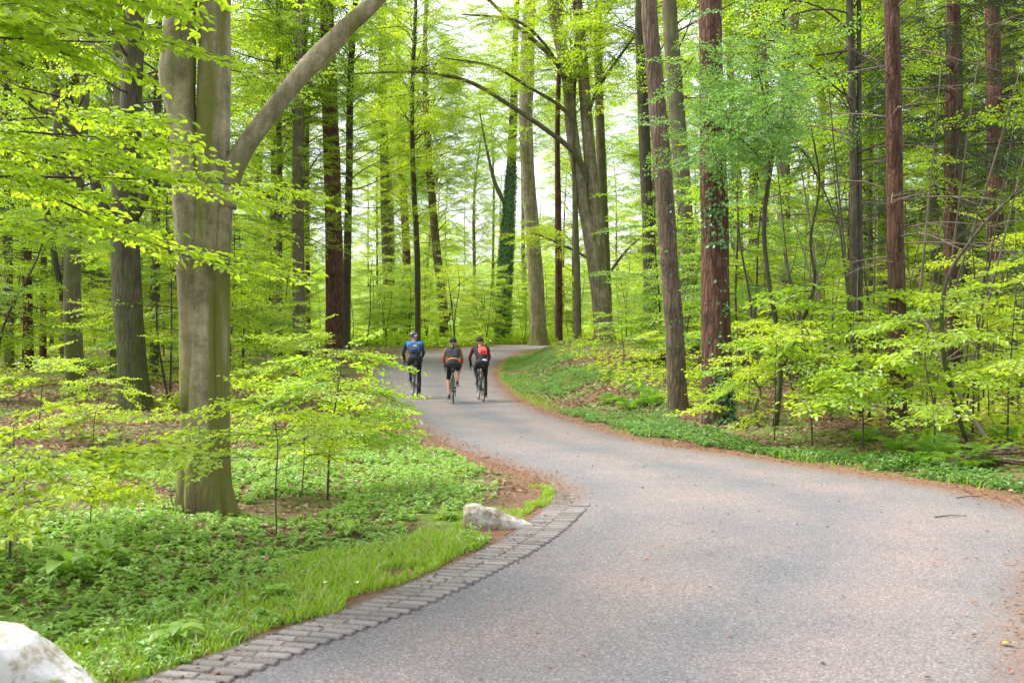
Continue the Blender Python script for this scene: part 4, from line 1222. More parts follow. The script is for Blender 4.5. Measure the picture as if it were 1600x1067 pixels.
fern_spots = [(985, 640, 1.0, 'largest bright fern left of the leaning pinkish pine foot'), (1015, 632, 1.1, 'bright fern touching the leaning pinkish pine foot'), (950, 630, .8, 'small fern at the left end of the bank ferns'),
              (1400, 705, .9, 'fern under the straight reddish pine'), (1468, 718, 1.1, 'tall fern in front of the right thicket'), (1500, 735, 1.0, 'fern nearest the road at the right'),
              (1440, 728, .8, 'small fern left of the tall thicket fern'), (1545, 725, .9, 'fern at the foot of the pale leaning pole'), (1575, 690, 1.0, 'fern behind the stick heap'), (1350, 690, .8, 'fern between the seedlings of the thicket')]
for i, (px, py, s_, lab) in enumerate(fern_spots):
    p = gp(px, py)
    t = thing('fern', lab, 'fern', tuple(p), random.uniform(0, 6), 'ferns along the right bank'); t.scale = (s_ * .68,) * 3
    nf = 9
    for k in range(nf):
        o = from_mesh('frond', FR[k % 3], t, (0, 0, 0), k / nf * 6.28 + random.uniform(-.25, .25), random.uniform(.75, 1.15))
        o.rotation_euler[1] = random.uniform(-.5, .05)

def broad_leaf_mesh():
    u = np.linspace(0, 1, 8); g = Geo()
    wid = .085 * np.sin(np.pi * np.clip(u * .93 + .05, 0, 1)) ** .75
    V = []
    for a, w in zip(u, wid):
        x = a * .30; z = .24 * a - .26 * a * a
        V += [[x, -w, z + w * .3], [x, 0, z], [x, w, z + w * .3]]
    f = []
    for i in range(7):
        b_ = i * 3
        f += [[b_, b_ + 1, b_ + 4, b_ + 3], [b_ + 1, b_ + 2, b_ + 5, b_ + 4]]
    g.add(np.array(V), np.array(f)); return g.mesh('leaf', M['leaf_herb'], smooth=True)
BL = broad_leaf_mesh()
for px, py, s_, lab in ((105, 905, 1.3, 'broad leaved dark green plant left of the grass verge'), (165, 880, 1.0, 'smaller broad leaved plant below the twin beech litter'), (275, 800, .9, 'broad leaved plant at the left foot of the twin beech'),
                        (545, 838, .8, 'flat rosette of dock leaves left of the wedge stone'), (430, 940, .7, 'pale dock rosette in the grass verge'), (275, 1010, .9, 'dock plant in the grass beside the near white stone'),
                        (60, 850, 1.0, 'broad leaved plant under the blurred young beech'), (700, 770, .8, 'broad leaved herb behind the wedge stone')):
    p = gp(px, py)
    t = thing('dock_plant', lab, 'plant', tuple(p), random.uniform(0, 6), 'broad leaved plants of the left bank'); t.scale = (s_ * .6,) * 3
    for k in range(8):
        o = from_mesh('leaf', BL, t, (0, 0, .02 * k), k * 2.4, random.uniform(.6, 1.1)); o.rotation_euler[1] = random.uniform(-.5, .1)

# ------------------------------------------------------------------ ground cover, grass, litter
def scatter(n, x0, x1, y0, y1, test):
    x = rt.uniform(x0, x1, n)
    y = rt.uniform(y0, y1, n)
    d = road_d(x, y)
    k = test(x, y, d)
    return x[k], y[k], d[k]

def in_view(x, y, m=60):
    px = 800 + x / np.maximum(y, .5) * F
    return (px > -m) & (px < 1600 + m)

def herb_geo(x, y, seed, leaf=(.03, .07), hmax=.17, tiers=3, per=4):
    """low leafy herbs: a few whorls of leaves on each stem"""
    r = np.random.default_rng(seed); n = len(x)
    z = ground(x, y)
    H = r.uniform(.3, 1, n) * hmax * (.7 + .5 * vnoise(x * 1.1, y * 1.1, 31))
    m = tiers * per
    u = np.repeat(np.linspace(.25, 1, tiers), per)[None] * np.ones((n, 1))
    a = r.uniform(0, 6.28, (n, 1)) + (np.arange(m) * 2.4)[None] + r.normal(0, .3, (n, m))
    lean = r.normal(0, .25, (n, 2))
    C = np.stack([x[:, None] + lean[:, :1] * H[:, None] * u, y[:, None] + lean[:, 1:] * H[:, None] * u, z[:, None] + H[:, None] * u], -1).reshape(-1, 3)
    Dd = np.stack([np.cos(a), np.sin(a), r.normal(-.1, .3, (n, m))], -1).reshape(-1, 3)
    L = (r.uniform(leaf[0], leaf[1], (n, m)) * (1.15 - .35 * u)).ravel()
    Nn = np.concatenate([r.normal(0, .3, (n * m, 2)), np.ones((n * m, 1))], 1)
    return leaf_geo(C, Dd, Nn, L, L * .62)

# grass on the verge of the inner bend
def verge(x, y, d):
    left = ~right_of(x, y) | (y < 10.2) & (x < 1)
    w = 0.95 + 0.45 * vnoise(x * .9, y * .9, 4) - 0.55 * sstep(8.2, 9.6, y)
    bare = vnoise(x * 1.7, y * 1.7, 17) + .4 * vnoise(x * 5, y * 5, 18) > .38
    return in_view(x, y) & left & (x < 1.5) & (d > .09 + .10 * vnoise(x * 3, y * 3, 6)) & (d < w) & (y < 10.3) & ~(bare & (d > .15))
x, y, d = scatter(330000, -4.2, .8, 3.4, 10.3, verge)
def grass_geo(x, y, hmin, hmax, seed):
    r = np.random.default_rng(seed); n = len(x)
    z = ground(x, y)
    h = r.uniform(hmin, hmax, n) * (0.75 + .35 * vnoise(x * 2, y * 2, 5)); a = r.uniform(0, 6.28, n); w = r.uniform(.0025, .0055, n)
    lx, ly = r.normal(0, .45, n) * h, r.normal(0, .45, n) * h
    B = np.stack([x, y, z], -1); S = np.stack([np.cos(a) * w, np.sin(a) * w, 0 * a], -1)
    Mi = B + np.stack([lx * .35, ly * .35, h * .6], -1); T = B + np.stack([lx, ly, h * .95], -1)
    V = np.stack([B - S, B + S, Mi + S * .8, Mi - S * .8, T], 1).reshape(-1, 3)
    b_ = np.arange(n)[:, None] * 5
    return V, [b_ + [0, 1, 2, 3], b_ + [3, 2, 4]]
k = rt.random(len(x)) < .62; x, y = x[k], y[k]
g = Geo(); g.add(*grass_geo(x, y, .022, .09, 1))
tag(g.build('grass', M['grass']), 'bright green grass on the verge of the inner bend', 'grass', kind='stuff')
print('grass', len(x))
# dry blades, clover and weeds in the verge
k = rt.random(len(x)) < .05
g = Geo(); g.add(*grass_geo(x[k], y[k], .05, .13, 21))
tag(g.build('dry_grass', M['straw']), 'pale dry blades among the verge grass', 'grass', kind='stuff')
k = (rt.random(len(x)) < .028) & (vnoise(x * 1.2, y * 1.2, 61) > -.1)
g = Geo(); g.add(*herb_geo(x[k], y[k], 22, leaf=(.02, .06), hmax=.12))
tag(g.build('verge_weeds', M['leaf_herb']), 'small leafy weeds among the verge grass', 'weeds', kind='stuff')
# grass tuft edge on the right bank beside the far road
x2, y2, d2 = scatter(60000, -1.2, 6, 10, 48, lambda x, y, d: right_of(x, y) & (d > .12) & (d < np.where(y > 28, 1.2, .55) + .3 * vnoise(x, y, 2)) & (vnoise(x * .8, y * .8, 12) > -.15))
g = Geo(); g.add(*grass_geo(x2, y2, .06, .16, 2))
tag(g.build('grass', M['grass']), 'grass fringe along the right bank of the road', 'grass', kind='stuff')

def cover_left(x, y, d):
    left = ~right_of(x, y)
    n = vnoise(x * .55, y * .55, 21) + .5 * vnoise(x * 1.6, y * 1.6, 22)
    thr = np.where(d < 1.0, -.2, -.45) + .75 * sstep(10, 16, y) + .8 * sstep(-2.6, -4.4, x) * sstep(12, 7, y) + .55 * sstep(-2.5, -3.4, x) * sstep(7.0, 8.8, y)
    return in_view(x, y) & left & (d > np.where(y > 9.6, .42, .7) + .3 * vnoise(x, y, 4)) & (n > thr + .05) & (rt.random(len(x)) < np.clip(10 / y, .10, .8))
x, y, d = scatter(70000, -11, 1.0, 4.2, 27, cover_left)
k = rt.random(len(x)) < .9
g = Geo(); g.add(*herb_geo(x[k], y[k], 3, leaf=(.025, .06), hmax=.125))
tag(g.build('ground_cover', M['leaf_herb']), 'nettle like green ground cover on the left bank', 'ground cover', kind='stuff')
print('herbs left', k.sum())
def cover_right(x, y, d):
    n = vnoise(x * .5, y * .5, 41) + .5 * vnoise(x * 1.5, y * 1.5, 42)
    w = np.interp(y, [9, 13, 18, 25, 35, 45], [.8, 1.0, 1.8, 2.6, 2.4, 1.6])
    return in_view(x, y) & right_of(x, y) & (d > .32 + .15 * vnoise(x * 2, y * 2, 4)) & (d < w + .5 * vnoise(x * .7, y * .7, 9)) & (n > -.35) & (rt.random(len(x)) < np.clip(11 / y, .12, 1))
x, y, d = scatter(120000, -1.2, 9, 9.2, 46, cover_right)
g = Geo(); g.add(*herb_geo(x, y, 4, leaf=(.03, .065), hmax=.16))
tag(g.build('ground_cover', M['leaf_herb_deep']), 'green ground cover along the foot of the right bank', 'ground cover', kind='stuff')
print('herbs right', len(x))
x, y, d = scatter(12500, -58, 58, 62, 112, lambda x, y, d: in_view(x, y) & (d > .8))
g = Geo(); g.add(*herb_geo(x, y, 6, leaf=(.24, .44), hmax=1.5))
tag(g.build('undergrowth', M['leaf_far_lit']), 'pale green undergrowth in the bright distance beyond the bend', 'undergrowth', kind='stuff')
# brighter low leaves scattered in the woods
def cover_wood(x, y, d):
    n = vnoise(x * .3, y * .3, 51) + .5 * vnoise(x * 1.1, y * 1.1, 52)
    return in_view(x, y) & (d > 2.2) & (n > .05 + .5 * ((x < -3) & (y < 21))) & (rt.random(len(x)) < np.clip(18 / y, .2, 1)) & (y > 12)
x, y, d = scatter(46000, -34, 34, 12, 62, cover_wood)
g = Geo(); g.add(*herb_geo(x, y, 5, leaf=(.06, .12), hmax=.45))
tag(g.build('undergrowth', M['leaf_beech']), 'low bright undergrowth scattered over the woodland floor', 'undergrowth', kind='stuff')
print('undergrowth', len(x))

def litter_geo(x, y, seed, smin=.035, smax=.08, lift=.03):
    r = np.random.default_rng(seed); n = len(x); z = ground(x, y)
    a = r.uniform(0, 6.28, n)
    C = np.stack([x, y, z + r.uniform(.004, lift, n)], -1); L = r.uniform(smin, smax, n) * (1 + np.clip((y - 10) / 22, 0, .9))
    Nn = np.concatenate([r.normal(0, .45, (n, 2)), np.ones((n, 1))], 1)
    return leaf_geo(C, np.stack([np.cos(a), np.sin(a), r.normal(0, .25, n)], -1), Nn, L, L * .6)
x, y, d = scatter(150000, -14, 14, 4, 34, lambda x, y, d: in_view(x, y) & (d > .35) & (rt.random(len(x)) < np.clip(15 / y, .2, 1) * np.where((d < 1.2) & ~right_of(x, y) & (y < 9.5), .15, .9)))
g = Geo(); g.add(*litter_geo(x, y, 7))
tag(g.build('leaf_litter', M['litter']), 'brown fallen leaves covering the woodland floor', 'leaf litter', kind='stuff')
print('litter', len(x))

# brown debris along the road edges, lying on verge and asphalt
x, y, d = scatter(420000, -6, 6, 3.6, 36, lambda x, y, d: in_view(x, y) & (d > -2.4) & (d < .6) & (rt.random(len(x)) < (np.exp(-((d - .08) / .26) ** 2) + .012) * np.clip(9 / y, .2, 1) * (.6 + .5 * vnoise(x * 1.3, y * 1.3, 19)) * np.where((x < 1) & (y < 9), .8, 1)))
r = np.random.default_rng(8); n = len(x)
z = np.maximum(ground(x, y), np.where(d < 0, base_h(y) + .012, -9)) + r.uniform(.003, .014, n)
a = r.uniform(0, 6.28, n); L = r.uniform(.012, .05, n)
g = Geo(); g.add(*leaf_geo(np.stack([x, y, z], -1), np.stack([np.cos(a), np.sin(a), r.normal(0, .12, n)], -1), np.concatenate([r.normal(0, .35, (n, 2)), np.ones((n, 1))], 1), L, L * r.uniform(.15, .6, n)))
tag(g.build('road_edge_litter', M['needle_litter']), 'reddish brown twigs and leaf scraps along both road edges', 'litter', kind='stuff')
print('debris', n)

# ------------------------------------------------------------------ white marker stones
def stone_material(name, tan):
    m, nt, out = new_mat(name)
    tc = nt.nodes.new('ShaderNodeTexCoord')
    n1 = N_(nt, 'ShaderNodeTexNoise', Scale=9.0, Detail=8.0, Roughness=0.7); nt.links.new(tc.outputs['Object'], n1.inputs['Vector'])
    n2 = N_(nt, 'ShaderNodeTexNoise', Scale=28.0, Detail=6.0, Roughness=0.75); nt.links.new(tc.outputs['Object'], n2.inputs['Vector'])
    c = ramp(nt, n1.outputs[0], [(0.36 + tan, (0.22, 0.17, 0.11)), (0.45 + tan, (0.40, 0.36, 0.28)), (0.56 + tan, (0.60, 0.59, 0.57))])
    c = mix(nt, 1.0, c, ramp(nt, n2.outputs[0], [(0.28, (0.35, 0.33, 0.29)), (0.42, (1, 1, 1))]), 'MULTIPLY')
    p = nt.nodes.new('ShaderNodeBsdfPrincipled'); p.inputs['Roughness'].default_value = 0.85
    nt.links.new(c, p.inputs['Base Color'])
    b_ = N_(nt, 'ShaderNodeBump', Strength=0.6, Distance=0.01); nt.links.new(n2.outputs[0], b_.inputs['Height']); nt.links.new(b_.outputs[0], p.inputs['Normal'])
    nt.links.new(p.outputs[0], out.inputs[0]); return m
M['stone'] = stone_material('whitewashed_stone', -.02)
M['stone_tan'] = stone_material('weathered_white_stone', .07)
def wedge_stone(name, label, loc, rz, L, Wd, H, prof, seed):
    """boulder with a long sloping back: profile of heights along x"""
    nx_, na = 30, 16
    r = np.random.default_rng(seed)
    V = []
    for i in range(nx_):
        u = i / (nx_ - 1)
        h = np.interp(u, *prof) * H
        w = Wd * np.interp(u, [0, .06, .5, .85, 1], [.75, 1, .9, .62, .3]) / 2
        for k in range(na):
            a_ = k / na * 2 * np.pi
            c_, s_ = math.cos(a_), math.sin(a_)
            yy = w * np.sign(c_) * abs(c_) ** .55
            zz = (h + .06) * (np.sign(s_) * abs(s_) ** .5 * .5 + .5) - .06
            dn = .018 * vnoise(np.array(u * 7 + k), np.array(a_ * 2 + seed)) + .01 * vnoise(np.array(u * 17 + k * .3), np.array(a_ * 5 + seed))
            V.append([(u - .5) * L + dn, yy * (1 + dn * 2), zz * (1 + dn * 3)])
    ii = (np.arange(nx_ - 1)[:, None] * na + np.arange(na)[None]); jj = (np.arange(nx_ - 1)[:, None] * na + (np.arange(na)[None] + 1) % na)
    f = np.stack([ii, jj, jj + na, ii + na], -1).reshape(-1, 4)
    g = Geo(); n0 = len(V)
    V = np.vstack([V, [[-.5 * L, 0, np.interp(0, *prof) * H * .4], [.5 * L, 0, 0]]])
    k = np.arange(na)
    g.add(V, [f, np.stack([(k + 1) % na, k, np.full(na, n0)], -1), np.stack([(nx_ - 1) * na + k, (nx_ - 1) * na + (k + 1) % na, np.full(na, n0 + 1)], -1)])
    o = g.build(name, M['stone' if L > .7 else 'stone_tan'], smooth=True)
    o.location = loc; o.rotation_euler = (0, 0, rz)
    mod = o.modifiers.new('edge', 'BEVEL'); mod.width = .004; mod.limit_method = 'ANGLE'
    tag(o, label, 'stone', 'white wedge stones on the verge')
    return o
p = gp(783, 822)
wedge_stone('marker_stone', 'pale wedge shaped stone lying on the grass inside the bend', (p[0], p[1], p[2] - .015), R(4), .62, .30, .20, ([0, .04, .22, .34, .6, .82, 1], [.86, .98, 1, .86, .5, .26, .06]), 3)
p = gp(40, 1090)
wedge_stone('marker_stone', 'large whitewashed stone at the near left corner of the picture', (p[0] - .07, p[1] + .02, p[2]), R(3), .78, .40, .31, ([0, .05, .45, .6, .78, .95, 1], [.8, .95, .97, .78, .42, .1, .03]), 8)

# ------------------------------------------------------------------ little things
def flat_leaf(name, label, px, py, L, mat, rz, cat='leaf', onroad=True):
    q = gpb(px, py) if onroad else gp(px, py)
    z = float(base_h(q[1])) + .018 if onroad else q[2] + .05
    lv, lf = leaf_geo(np.zeros((1, 3)), np.array([[1., 0, .05]]), np.array([[0, .1, 1.]]), np.array([L]), np.array([L * .7]), True)
    g = Geo(); g.add(lv, lf); o = g.build(name, mat); o.location = (q[0], q[1], z); o.rotation_euler = (0, 0, rz)
    tag(o, label, cat); return o
M['yellow_leaf'] = plain('yellow_leaf_mat', (.55, .40, .08), .6, var=.15)
M['cream_leaf'] = plain('cream_scrap_mat', (.70, .68, .52), .6, var=.1)
flat_leaf('fallen_leaf', 'single yellow leaf on the asphalt near the lower right corner', 1570, 1012, .06, M['yellow_leaf'], .5)
flat_leaf('fallen_leaf', 'cream coloured scrap lying at the left edge of the road past the stone', 752, 716, .12, M['cream_leaf'], .1, 'scrap')
flat_leaf('fallen_leaf', 'pinkish dry leaf lying in the grass verge', 505, 926, .06, M['cream_leaf'], 1.0, onroad=False)
flat_leaf('fallen_leaf', 'pale leaf at the brown gap in the grass verge', 558, 927, .05, M['cream_leaf'], 2.0, onroad=False)
def road_twig(label, a_, b_):
    p, q = gpb(*a_), gpb(*b_)
    P = np.array([[p[0], p[1], base_h(p[1]) + .017], [(p[0] + q[0]) / 2, (p[1] + q[1]) / 2 + .02, base_h(p[1]) + .022], [q[0], q[1], base_h(q[1]) + .017]])
    g = Geo(); C = catmull(P, 8); g.add(*tube(C - P[1], np.linspace(.006, .003, 8), 5)); o = g.build('fallen_twig', M['twig'], smooth=True); o.location = P[1]
    tag(o, label, 'twig')
road_twig('straight dark twig on the asphalt below the right hand ferns', (1495, 781), (1535, 778))
road_twig('thin twig on the asphalt a little nearer than the straight dark twig', (1462, 811), (1512, 809))
# heap of broken sticks at the right edge
q = gp(1575, 725)
t = thing('stick_heap', 'heap of brown broken sticks on the ground at the right edge', 'sticks', tuple(q))
for k in range(36):
    a_ = ro.uniform(-.6, .6) + (3.14 if k % 2 else 0); L = ro.uniform(.25, .9)
    c0 = np.array([ro.normal(0, .3), ro.normal(0, .18), ro.uniform(.02, .16)])
    d_ = np.array([math.cos(a_), math.sin(a_), ro.normal(0, .12)])
    P = np.array([c0 - d_ * L / 2, c0 + [0, 0, ro.normal(0, .02)], c0 + d_ * L / 2]); C = catmull(P, 7)
    g = Geo(); g.add(*tube(C, np.linspace(ro.uniform(.008, .018), .004, 7), 6, .1, k)); g.build('stick', M['dead_twig' if k % 3 else 'bark_red'], t, smooth=True)
# fallen log on the right bank
for a_, b_, w, lab in (((975, 572), (1060, 566), .11, 'mossy fallen log on the right bank left of the pinkish pine'),):
    p, q2 = gp(*a_), gp(*b_); q2 = np.array([(b_[0] - 800) / F * p[1], p[1] + .2, 0]); q2[2] = float(ground(q2[0], q2[1]))
    P = np.array([p + [0, 0, .08], (p + q2) / 2 + [0, .1, .10], q2 + [0, 0, .06]]); C = catmull(P, 14)
    g = Geo(); g.add(*tube(C - P[1], np.linspace(w, w * .7, 14), 12, .1, 2)); o = g.build('fallen_log', M['bark_grey'], smooth=True); o.location = P[1]; tag(o, lab, 'log')
# small red board on posts deep in the thicket
M['red_paint'] = plain('red_board_paint', (.55, .05, .025), .5, var=.15)
y = 30.0; x = (1246 - 800) / F * y; z = float(ground(x, y)); zb = EYE - (530 - HZ) / F * y
t = thing('barrier', 'small red board on two short posts seen through the right thicket', 'barrier', (x, y, z))
g = Geo(); g.add(*box(0, 0, zb - z, .36, .03, .085)); g.build('board', M['red_paint'], t)
for s_ in (-.14, .14):
    g = Geo(); g.add(*box(s_, .04, (zb - z + .06) / 2, .05, .045, zb - z + .06)); g.build('post', M['pale_wood'], t)

# ------------------------------------------------------------------ bicycles and riders
M['tyre'] = plain('tyre_rubber', (.018, .018, .018), .7)
M['alu'] = plain('rim_metal', (.30, .30, .31), .35, .9)
M['black'] = plain('black_paint', (.015, .015, .017), .4)
M['saddle'] = plain('saddle_black', (.02, .02, .02), .55)
def cloth(n, c): return plain(n, c, .85, var=.15, scale=25)
M['c_black'] = cloth('black_cloth', (.013, .014, .017)); M['c_navy'] = cloth('navy_cloth', (.025, .05, .13)); M['c_blue'] = cloth('blue_cloth', (.01, .20, .62))
M['c_grey'] = cloth('charcoal_cloth', (.022, .028, .038)); M['c_red'] = cloth('red_cloth', (.62, .035, .03)); M['c_orange'] = cloth('orange_cloth', (.75, .24, .03))
M['c_pink'] = cloth('coral_cloth', (.72, .10, .09)); M['c_tan'] = cloth('tan_sleeve', (.42, .17, .09)); M['c_purple'] = cloth('dark_purple_cloth', (.06, .045, .12))
M['c_maroon'] = cloth('maroon_cloth', (.20, .02, .05)); M['skin'] = plain('skin', (.48, .27, .19), .55, var=.08); M['c_white'] = cloth('white_cloth', (.7, .7, .72))
M['shoe'] = plain('shoe_leather', (.10, .05, .035), .5); M['c_yellow'] = cloth('yellow_cloth', (.75, .80, .25)); M['hair'] = plain('brown_hair', (.05, .03, .02), .6)
M['lens'] = plain('dark_lens', (.01, .01, .012), .15); M['lamp_red'] = plain('red_reflector', (.5, .02, .02), .3)

def torus(c, Rr, r, n=36, k=8, axis='x'):
    a_ = np.arange(n) / n * 2 * np.pi; b_ = np.arange(k) / k * 2 * np.pi
    V = np.stack([np.broadcast_to(r * np.sin(b_)[None], (n, k)), (Rr + r * np.cos(b_)[None]) * np.cos(a_)[:, None], (Rr + r * np.cos(b_)[None]) * np.sin(a_)[:, None]], -1).reshape(-1, 3) + c
    i = np.arange(n)[:, None] * k; i2 = ((np.arange(n) + 1) % n)[:, None] * k; j = np.arange(k)[None]; j2 = (j + 1) % k
    return V, np.stack([i + j, i + j2, i2 + j2, i2 + j], -1).reshape(-1, 4)

def bar(g, pts, r, k=8, m=0, smooth_n=None):
    P = np.asarray(pts, float)
    if len(P) > 2: P = catmull(P, smooth_n or 5 * len(P))
    g.add(*tube(P, r, k), m)

def make_bike(label, loc, rz, frame_mat, crank_ang, bag=None):
    """road bicycle heading +Y; crank_ang: angle of the right crank from straight down, towards the front"""
    t = thing('bicycle', label, 'bicycle', loc, rz, 'road bicycles of the three riders')
    WR = .335; yr, yf = -.42, .57
    for yy, nm in ((yr, 'wheel'), (yf, 'wheel')):
        w = empty(nm, (0, yy, WR), 0, t)
        g = Geo(); g.add(*torus(np.zeros(3), WR - .014, .014)); g.build('tyre', M['tyre'], w, smooth=True)
        g = Geo(); g.add(*torus(np.zeros(3), WR - .036, .010)); g.build('rim', M['alu'], w, smooth=True)
        g = Geo()
        for k in range(20):
            a_ = k / 20 * 2 * np.pi
            bar(g, [[.022 * (1 if k % 2 else -1), 0, 0], [0, (WR - .04) * math.cos(a_), (WR - .04) * math.sin(a_)]], .0012, 4)
        g.build('spoke', M['alu'], w)
        g = Geo(); bar(g, [[-.05, 0, 0], [.05, 0, 0]], .018, 10); g.build('hub', M['black'], w, smooth=True)
    BB = np.array([0, 0, .27]); ST = np.array([0, -.14, .74]); HT = np.array([0, .44, .80]); HB = np.array([0, .475, .64])
    g = Geo()
    bar(g, [BB, ST], .016); bar(g, [ST - [0, -.01, .04], HT - [0, 0, .03]], .016); bar(g, [BB, HB], .019); bar(g, [HB - [0, -.01, .02], HT + [0, -.01, .03]], .02)
    for s_ in (-1, 1):
        bar(g, [BB + [s_ * .03, 0, 0], [s_ * .06, yr, WR]], .010); bar(g, [ST - [-s_ * .012, 0, .05], [s_ * .06, yr, WR]], .008)
    g.build('frame', frame_mat, t, smooth=True)
    g = Geo()
    for s_ in (-1, 1): bar(g, [HB + [s_ * .03, .0, -.03], [s_ * .05, yf - .03, .48], [s_ * .05, yf, WR]], .011)
    g.build('fork', frame_mat, t, smooth=True)
    g = Geo(); bar(g, [ST, [0, -.18, .90]], .014); g.build('seatpost', M['black'], t, smooth=True)
    g = Geo()
    V = []
    for u in np.linspace(0, 1, 9):
        w = np.interp(u, [0, .15, .4, .7, 1], [.05, .07, .05, .024, .014]); yy = -.30 + u * .27
        for c_, s_ in [(math.cos(a_), math.sin(a_)) for a_ in np.arange(8) / 8 * 2 * np.pi]:
            V.append([w * c_, yy, .925 + .022 * s_ - .012 * u])
    i = np.arange(8)[:, None] * 8; j = np.arange(8)[None]; j2 = (j + 1) % 8
    g.add(np.array(V), [np.stack([i + j, i + 8 + j, i + 8 + j2, i + j2], -1).reshape(-1, 4), np.array([list(range(8))]), np.array([list(range(71, 63, -1))])])
    g.build('saddle', M['saddle'], t, smooth=True)
    g = Geo(); bar(g, [HT + [0, -.01, .03], HT + [0, .02, .07], [0, .54, .90]], .016)
    g.build('stem', M['black'], t, smooth=True)
    g = Geo(); bar(g, [[-.19, .54, .90], [.19, .54, .90]], .013)
    for s_ in (-1, 1): bar(g, [[s_ * .18, .54, .90], [s_ * .20, .60, .90], [s_ * .205, .66, .86], [s_ * .205, .64, .79], [s_ * .205, .56, .77]], .012)
    g.build('handlebar', M['black'], t, smooth=True)
    for s_ in (-1, 1):
        g = Geo(); bar(g, [[s_ * .203, .60, .905], [s_ * .203, .66, .925], [s_ * .203, .69, .90], [s_ * .203, .70, .82]], .014); g.build('brake_lever', M['black'], t, smooth=True)
    g = Geo(); g.add(*torus(np.array([.045, 0, .27]), .085, .006, 28, 6)); g.add(*torus(np.array([.045, yr, WR]), .04, .008, 20, 6)); g.build('chainring', M['alu'], t, smooth=True)
    g = Geo(); bar(g, [[.045, 0, .355], [.045, yr, WR + .045]], .004, 4); bar(g, [[.045, 0, .185], [.045, yr + .05, WR - .14], [.045, yr, WR - .045]], .004, 4); bar(g, [[.05, yr + .02, WR - .04], [.05, yr + .04, WR - .15]], .008, 5); g.build('chain', M['black'], t)
    ped = {}
    for s_, a_ in ((1, crank_ang), (-1, crank_ang + math.pi)):
        e = BB + [s_ * .075, .17 * math.sin(a_), -.17 * math.cos(a_)]
        g = Geo(); bar(g, [BB + [s_ * .06, 0, 0], e], .012, 6); g.build('crank', M['alu'], t, smooth=True)
        g = Geo(); g.add(*box(s_ * .125, e[1], e[2], .09, .06, .018)); g.build('pedal', M['black'], t)
        ped[s_] = np.array([s_ * .125, e[1], e[2]])
    if bag:
        g = Geo(); g.add(*ellipsoid((0, -.31, .85), (.055, .075, .05), 12, 8)); g.build('saddle_bag', bag, t, smooth=True)
    g = Geo(); g.add(*ellipsoid((0, -.225, .74), (.02, .012, .028), 10, 6)); g.build('rear_light', M['lamp_red'], t, smooth=True)
    return t, ped

def seg_tube(A, B, ra, rb, n=7, sx=1.0):
    return tube(np.linspace(A, B, n), np.linspace(ra, rb, n), 14)

